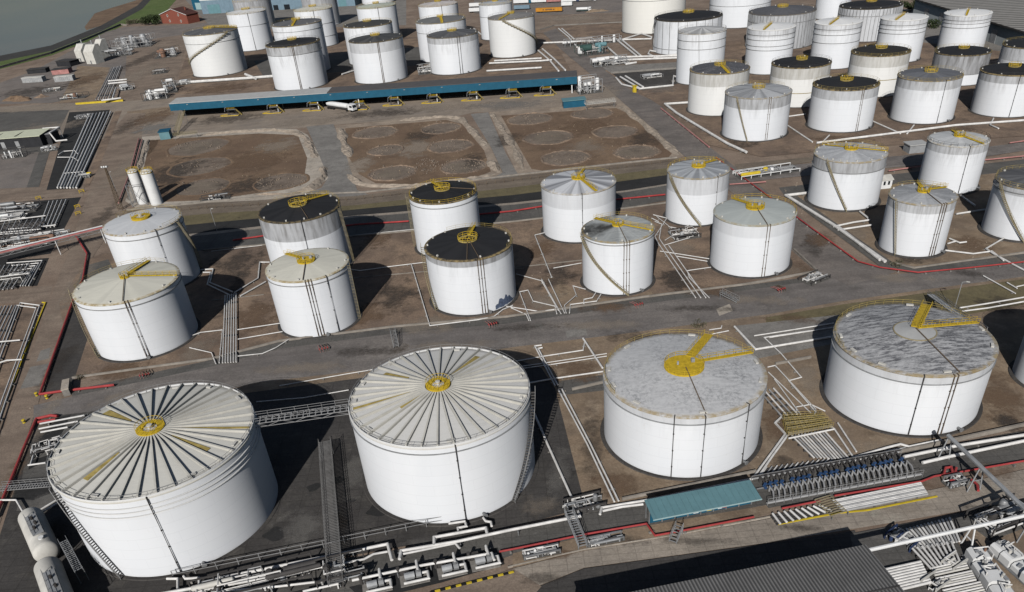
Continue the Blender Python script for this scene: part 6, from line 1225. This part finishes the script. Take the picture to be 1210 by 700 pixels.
P("white header pipe above the pump sets at the bottom", [[(416, 686), (500, 668), (581, 654), (584, 662)]], .26, 1.6, legs=6)
# ---------------------------------------------------------------- horizontal vessels
def hvessel(label, p0, p1, r=2.35, z=3.0):
    a, c = W(*p0, z), W(*p1, z); d = c-a; L = math.hypot(d.x, d.y); rz = math.atan2(d.y, d.x); t = thing('horizontal_vessel', label, 'vessel', Vector((a.x, a.y, 0)), 'horizontal vessels at the bottom left', rz)
    b = MB(); b.lathe([(.01, -r*.5)]+[(r*math.sin(k*PI/14), -r*.5*math.cos(k*PI/14)) for k in range(1, 8)]+[(r, L)]+[(r*math.cos(k*PI/14), L+r*.5*math.sin(k*PI/14)) for k in range(1, 7)]+[(.01, L+r*.5)], 40)
    b.v = [(v[2], v[0], z+v[1]) for v in b.v]; o = b.build('barrel', 'offwhite', t); smooth_by_angle(o, 40)
    for x in (L*.18, L*.8): b = MB(); b.box((x, 0, z*.3), (.8, r*1.5, z*.62)); b.build('saddle', 'concrete_grey', t)
    b = MB(); b.box((L*.5, .2, z+r+.12), (L*.55, 1.9, .12)); p = b.build('top_platform', 'galv', t)
    b = MB()
    for y in (-.75, 1.15):
        for dz in (.6, 1.1): b.tube([(L*.23, y, z+r+dz), (L*.77, y, z+r+dz)], .05, 4)
        for i in range(5): x = L*(.23+.54*i/4); b.tube([(x, y, z+r), (x, y, z+r+1.1)], .05, 4)
    b.build('platform_railing', 'rail_grey', p)
    for x, y in ((L*.35, .2), (L*.5, .5), (L*.62, 0)): b = MB(); b.tube([(x, y, z+r), (x, y, z+r+.8)], .3, 10); b.build('nozzle', 'steel_dark', t)
    b = MB(); b.tube([(L*.9, .3, z+r-.1), (L*.9, .3, z+r+.35)], .5, 12); b.build('manhole', 'white', t)
    return t
hvessel('pale horizontal vessel with a grey platform, the one behind', (37, 612), (55, 652))
hvessel('pale horizontal vessel with a grey platform, cut by the bottom edge', (57, 671), (84, 745))
# upright silos
def silo(label, px, py, r, h):
    t = thing('silo', label, 'silo', W(px, py), 'pair of upright white silos')
    b = MB(); b.lathe([(r, 0), (r, h), (r*.7, h+r*.25), (.01, h+r*.35)], 32); o = b.build('barrel', 'white', t); smooth_by_angle(o, 40)
    b = MB(); rr = r+.1
    for dz in (.6, 1.1): b.tube([(rr*math.cos(2*PI*i/20), rr*math.sin(2*PI*i/20), h+dz) for i in range(21)], .07, 4, False)
    for i in range(12): an = 2*PI*i/12; b.tube([(rr*math.cos(an), rr*math.sin(an), h-.1), (rr*math.cos(an), rr*math.sin(an), h+1.1)], .07, 4)
    b.build('railing', 'yellow', t)
    b = MB(); b.tube([(-r-.3, -.4, .2), (-r-.3, -.4, h+1)], .07, 4); b.tube([(-r-.3, .2, .2), (-r-.3, .2, h+1)], .07, 4)
    for i in range(int(h*1.5)): b.tube([(-r-.3, -.4, .4+i*.65), (-r-.3, .2, .4+i*.65)], .05, 4)
    b.build('ladder', 'steel_dark', t)
    b = MB(); b.lathe([(r+.12, h-.4), (r+.12, h-.1)], 32); b.build('top_band', 'yellow_dull', t)
    return t
silo('upright white silo with a yellow top, left of the pair', 170, 240, 2.2, 13.5); silo('upright white silo with a yellow top, right of the pair', 186, 241, 2.5, 13.5)
b0 = W(166, 242); t = thing('steel_frame', 'grey braced steel frame between the two white silos', 'frame', b0, None, .1)
for x, y in ((-2.6, -2), (3.4, -2), (3.4, 3), (-2.6, 3)): b = MB(); b.box((x, y, 4.5), (.25, .25, 9)); b.build('post', 'steel', t)
b = MB(); b.tube([(-2.6, -2, .3), (3.4, -2, 8.5)], .1, 4); b.tube([(3.4, -2, .3), (-2.6, -2, 8.5)], .1, 4); b.tube([(-2.6, -2, 8.8), (3.4, -2, 8.8), (3.4, 3, 8.8), (-2.6, 3, 8.8), (-2.6, -2, 8.8)], .12, 4); b.build('brace', 'steel', t)
# light mast
b0 = W(143, 248); t = thing('light_mast', 'brown lattice light mast standing behind the yellow rimmed pale roof', 'light mast', b0)
H_ = 17.5; b = MB()
for sx_, sy_ in ((-1, -1), (1, -1), (1, 1), (-1, 1)): b.tube([(sx_*.8, sy_*.8, 0), (sx_*.2, sy_*.2, H_)], .12, 5)
for k in range(14):
    z = H_*k/14; s0 = .8-.6*k/14; z1 = H_*(k+1)/14; s1 = .8-.6*(k+1)/14
    for q0, q1 in (((-1, -1), (1, -1)), ((1, -1), (1, 1)), ((1, 1), (-1, 1)), ((-1, 1), (-1, -1))): b.tube([(q0[0]*s0, q0[1]*s0, z), (q1[0]*s1, q1[1]*s1, z1)], .07, 4)
b.build('lattice', 'line_brown', t); b = MB(); b.box((0, 0, H_+.1), (2.4, 1.6, .15)); b.build('top_platform', 'rail_grey', t)
for x in (-.9, 0, .9): b = MB(); b.box((x, -.7, H_+.5), (.6, .35, .5)); b.build('floodlight', 'white', t)
# street lamps
skid('dark jumble of valves in the black pit left of the largest tank', 58, 532, 7, 5, 1.6, 51, .4, mats=('steel', 'steel_dark'), nv=2, npipe=14)
for lab, px, py in (('slim grey lamp post beside the main road at the right', 1126, 372), ('slim grey lamp post on the left track near the silos', 138, 228), ('slim lamp post in the corridor behind the first middle tanks', 257, 275)):
    t = thing('lamp_post', lab, 'lamp post', W(px, py), 'slim lamp posts'); b = MB(); b.tube([(0, 0, 0), (0, 0, 9), (.8, -.6, 9.4)], .09, 6); b.build('pole', 'galv', t); b = MB(); b.box((1.0, -.75, 9.4), (.8, .35, .15), -.6); b.build('lamp_head', 'offwhite', t)
# red hydrants by the road
for lab, px, py in (('red foam valve set by the road before the cream roof with yellow patch', 383, 415), ('red foam valve set by the road before the nearest black roof', 582, 386), ('red foam valve set by the road before the stained roof tank', 754, 363), ('red foam valve set by the road before the grey green roof tank', 922, 345), ('red foam valve set by the road before the long walkway tank', 172, 446)):
    t = thing('foam_valve_set', lab, 'valve', W(px, py), 'red foam valve sets along the main road', .3)
    for x in (-1.1, -.35, .4, 1.1):
        b = MB(); b.tube([(x, -.9, .3), (x, -.9, 1.0), (x, .4, 1.1), (x, 3.0, .5)], .09, 6); b.build('pipe', 'pink' if x < 0 else 'line_brown', t)
        b = MB(); b.tube([(x, -.6, 1.0), (x, -.2, 1.03)], .22, 8); b.tube([(x, -.4, 1.05), (x, -.4, 1.5)], .05, 5); b.build('valve', 'red', t)
# concrete block over the red main, road corner markers
t, _ = shed('culvert_block', 'grey concrete block straddling the red main at the road corner', 'block', ((76, 469), (84, 467)), 1.8, 'concrete_grey', 'concrete_pale', 5.5, .1)
for lab, px, py in (('yellow bollard at the road corner by the red main end', 44, 468), ('second yellow bollard at the road corner beside the first', 56, 471), ('tan marker drum at the lower left pit corner', 29, 500)):
    t = thing('bollard', lab, 'bollard', W(px, py), 'yellow bollards at the road corners'); b = MB(); b.tube([(0, 0, 0), (0, 0, 1.0)], .4, 12); b.build('post', 'kerb_yellow', t); b = MB(); b.tube([(0, 0, .45), (0, 0, .7)], .41, 12); b.build('band', 'steel_dark', t)
for lab, px, py in (('yellow guard rail stub at the upper track corner', 97, 228), ('yellow guard rail stub beside the right pipe run on the track', 92, 246), ('yellow guard rail stub below the other on the right pipe run', 93, 254), ('yellow guard rail stub at the left of the upper track', 46, 236)):
    t = thing('guard_rail', lab, 'guard rail', W(px, py), 'yellow guard rails on the left tracks'); b = MB(); b.tube([(-.8, -.6, 0), (-.8, -.6, 1.3), (.8, .6, 1.3), (.8, .6, 0)], .14, 6); b.build('frame', 'yellow', t); b = MB(); b.tube([(-.8, -.6, .7), (.8, .6, .7)], .12, 6); b.build('mid_rail', 'yellow', t)
# covered units at the bottom right
def unit(label, p0, p1, h, wd, seed):
    a, c = W(*p0), W(*p1); q_ = c-a; L = q_.length; rz = math.atan2(q_.y, q_.x); t = thing('machine_unit', label, 'machine', a, 'pale machine units at the bottom right', rz); rd = random.Random(seed)
    b = MB(); b.box((L/2, 0, .2), (L, wd, .4)); b.build('skid_base', 'steel', t)
    secs = 4
    for i in range(secs):
        x0, x1 = L*i/secs+.12, L*(i+1)/secs-.12; hh = h*rd.uniform(.7, 1.0); w2 = wd*rd.uniform(.36, .46); ch = .45
        vs = [(x, y, z) for x in (x0, x1) for y, z in ((-w2, .4), (w2, .4), (w2, hh-ch), (w2-ch, hh), (-w2+ch, hh), (-w2, hh-ch))]
        b = MB(); b.q(vs, [(0, 1, 2, 3, 4, 5), (11, 10, 9, 8, 7, 6)]+[(j, j+6, (j+1) % 6+6, (j+1) % 6) for j in range(6)]); hs = b.build('housing', 'white', t)
        b = MB(); b.box(((x0+x1)/2, -w2-.02, hh*.5), ((x1-x0)*.6, .06, hh*.4)); b.build('side_panel', 'galv', hs)
        for k in range(3):
            x, y = rd.uniform(x0+.3, x1-.3), rd.uniform(-w2*.6, w2*.6); b = MB()
            if rd.random() < .5: b.tube([(x, y, hh-.05), (x, y, hh+rd.uniform(.25, .6))], rd.uniform(.15, .28), 12); b.build('hatch', 'pipe_rust' if seed == 1 and i == 3 and k == 0 else 'offwhite', hs)
            else: b.box((x, y, hh+.12), (rd.uniform(.4, .9), rd.uniform(.4, .9), .28), rd.uniform(0, .5)); b.build('roof_box', 'galv', hs)
    for i in range(6):
        x, y = rd.uniform(0, L*.8), rd.uniform(-wd*.4, wd*.4); b = MB(); z = h+rd.uniform(0, .5); b.tube([(x, y, h*.6), (x, y, z), (x+rd.uniform(.8, 2), y, z), (x+rd.uniform(.8, 2), rd.uniform(-wd*.45, wd*.45), z-.3)], .12, 7); b.build('pipe', 'pipe_white', t)
    return t
unit('pale machine unit with a rusty hatch at the bottom right', (1188, 714), (1149, 657), 2.4, 3.8, 1)
unit('pale machine unit at the bottom right edge, right of the rusty one', (1226, 694), (1176, 649), 2.4, 3.8, 2)
# ---------------------------------------------------------------- plants
def bush(label, px, py, R, Hh, seed, mat='leaf', n=420, cat='bush', grp=None, name='shrub', flat=.6):
    rd = random.Random(seed); t = thing(name, label, cat, W(px, py), grp)
    b = MB(); 
    for i in range(6): a = rd.uniform(0, 2*PI); b.tube([(0, 0, 0), (math.cos(a)*R*.3, math.sin(a)*R*.3, Hh*.4), (math.cos(a)*R*.55, math.sin(a)*R*.55, Hh*.7)], .12, 5, True, .04)
    b.build('stem', 'bark', t); b = MB(); cl = [(rd.uniform(-.7, .7)*R, rd.uniform(-.7, .7)*R, rd.uniform(.25, .85)*Hh, rd.uniform(.3, .55)) for _ in range(12)]
    for i in range(n):
        cx_, cy_, cz_, k = rd.choice(cl); v = Vector((rd.gauss(0, 1), rd.gauss(0, 1), rd.gauss(0, 1))).normalized()*rd.uniform(.55, 1.0)
        p = Vector((cx_+v.x*k*R, cy_+v.y*k*R, max(.1, cz_+v.z*k*Hh*flat))); s = rd.uniform(.25, .6)*min(1.2, R*.16); a = Vector((rd.gauss(0, 1), rd.gauss(0, 1), rd.gauss(0, 1))).normalized(); c_ = a.orthogonal().normalized(); e = a.cross(c_)
        b.q([p+c_*s, p+e*s*.7, p-c_*s, p-e*s*.7], [(0, 1, 2, 3)])
    b.build('foliage', mat, t); return t
bush('dark green round bush beside the red brick house', 181, 29, 11, 9, 1, n=2200)
for i, (px, py, lab) in enumerate(((153, 29, 'grey leafless shrub at the flood wall end'), (162, 28, 'grey leafless shrub between the flood wall end and the green bush'), (171, 29, 'low grey shrub touching the dark green bush'))): bush(lab, px, py, 6, 4.5, 10+i, 'leaf_grey', 500, 'shrub', 'grey shrubs by the brick house')
bush('dark green bush behind the ribbed tank cut by the top edge', 1076, 14, 8, 9, 21, n=1200)
bush('low dark green bush on the apron between two clean white roofs', 1098, 34, 6, 5, 22, n=700)
bush('low dry shrub in the bund beside the long walkway tank wall', 95, 448, 1.6, 1.2, 31, 'leaf_grey', 200)
bush('dry yellow weeds at the foot of the red main by the three pipe tank', 1060, 314, 2.5, 1.0, 32, 'leaf_grey', 240)
bush('dry weeds beside the yellow rim of the mottled disc tank roof edge', 826, 386, 2.2, 1.6, 33, 'leaf_grey', 240)
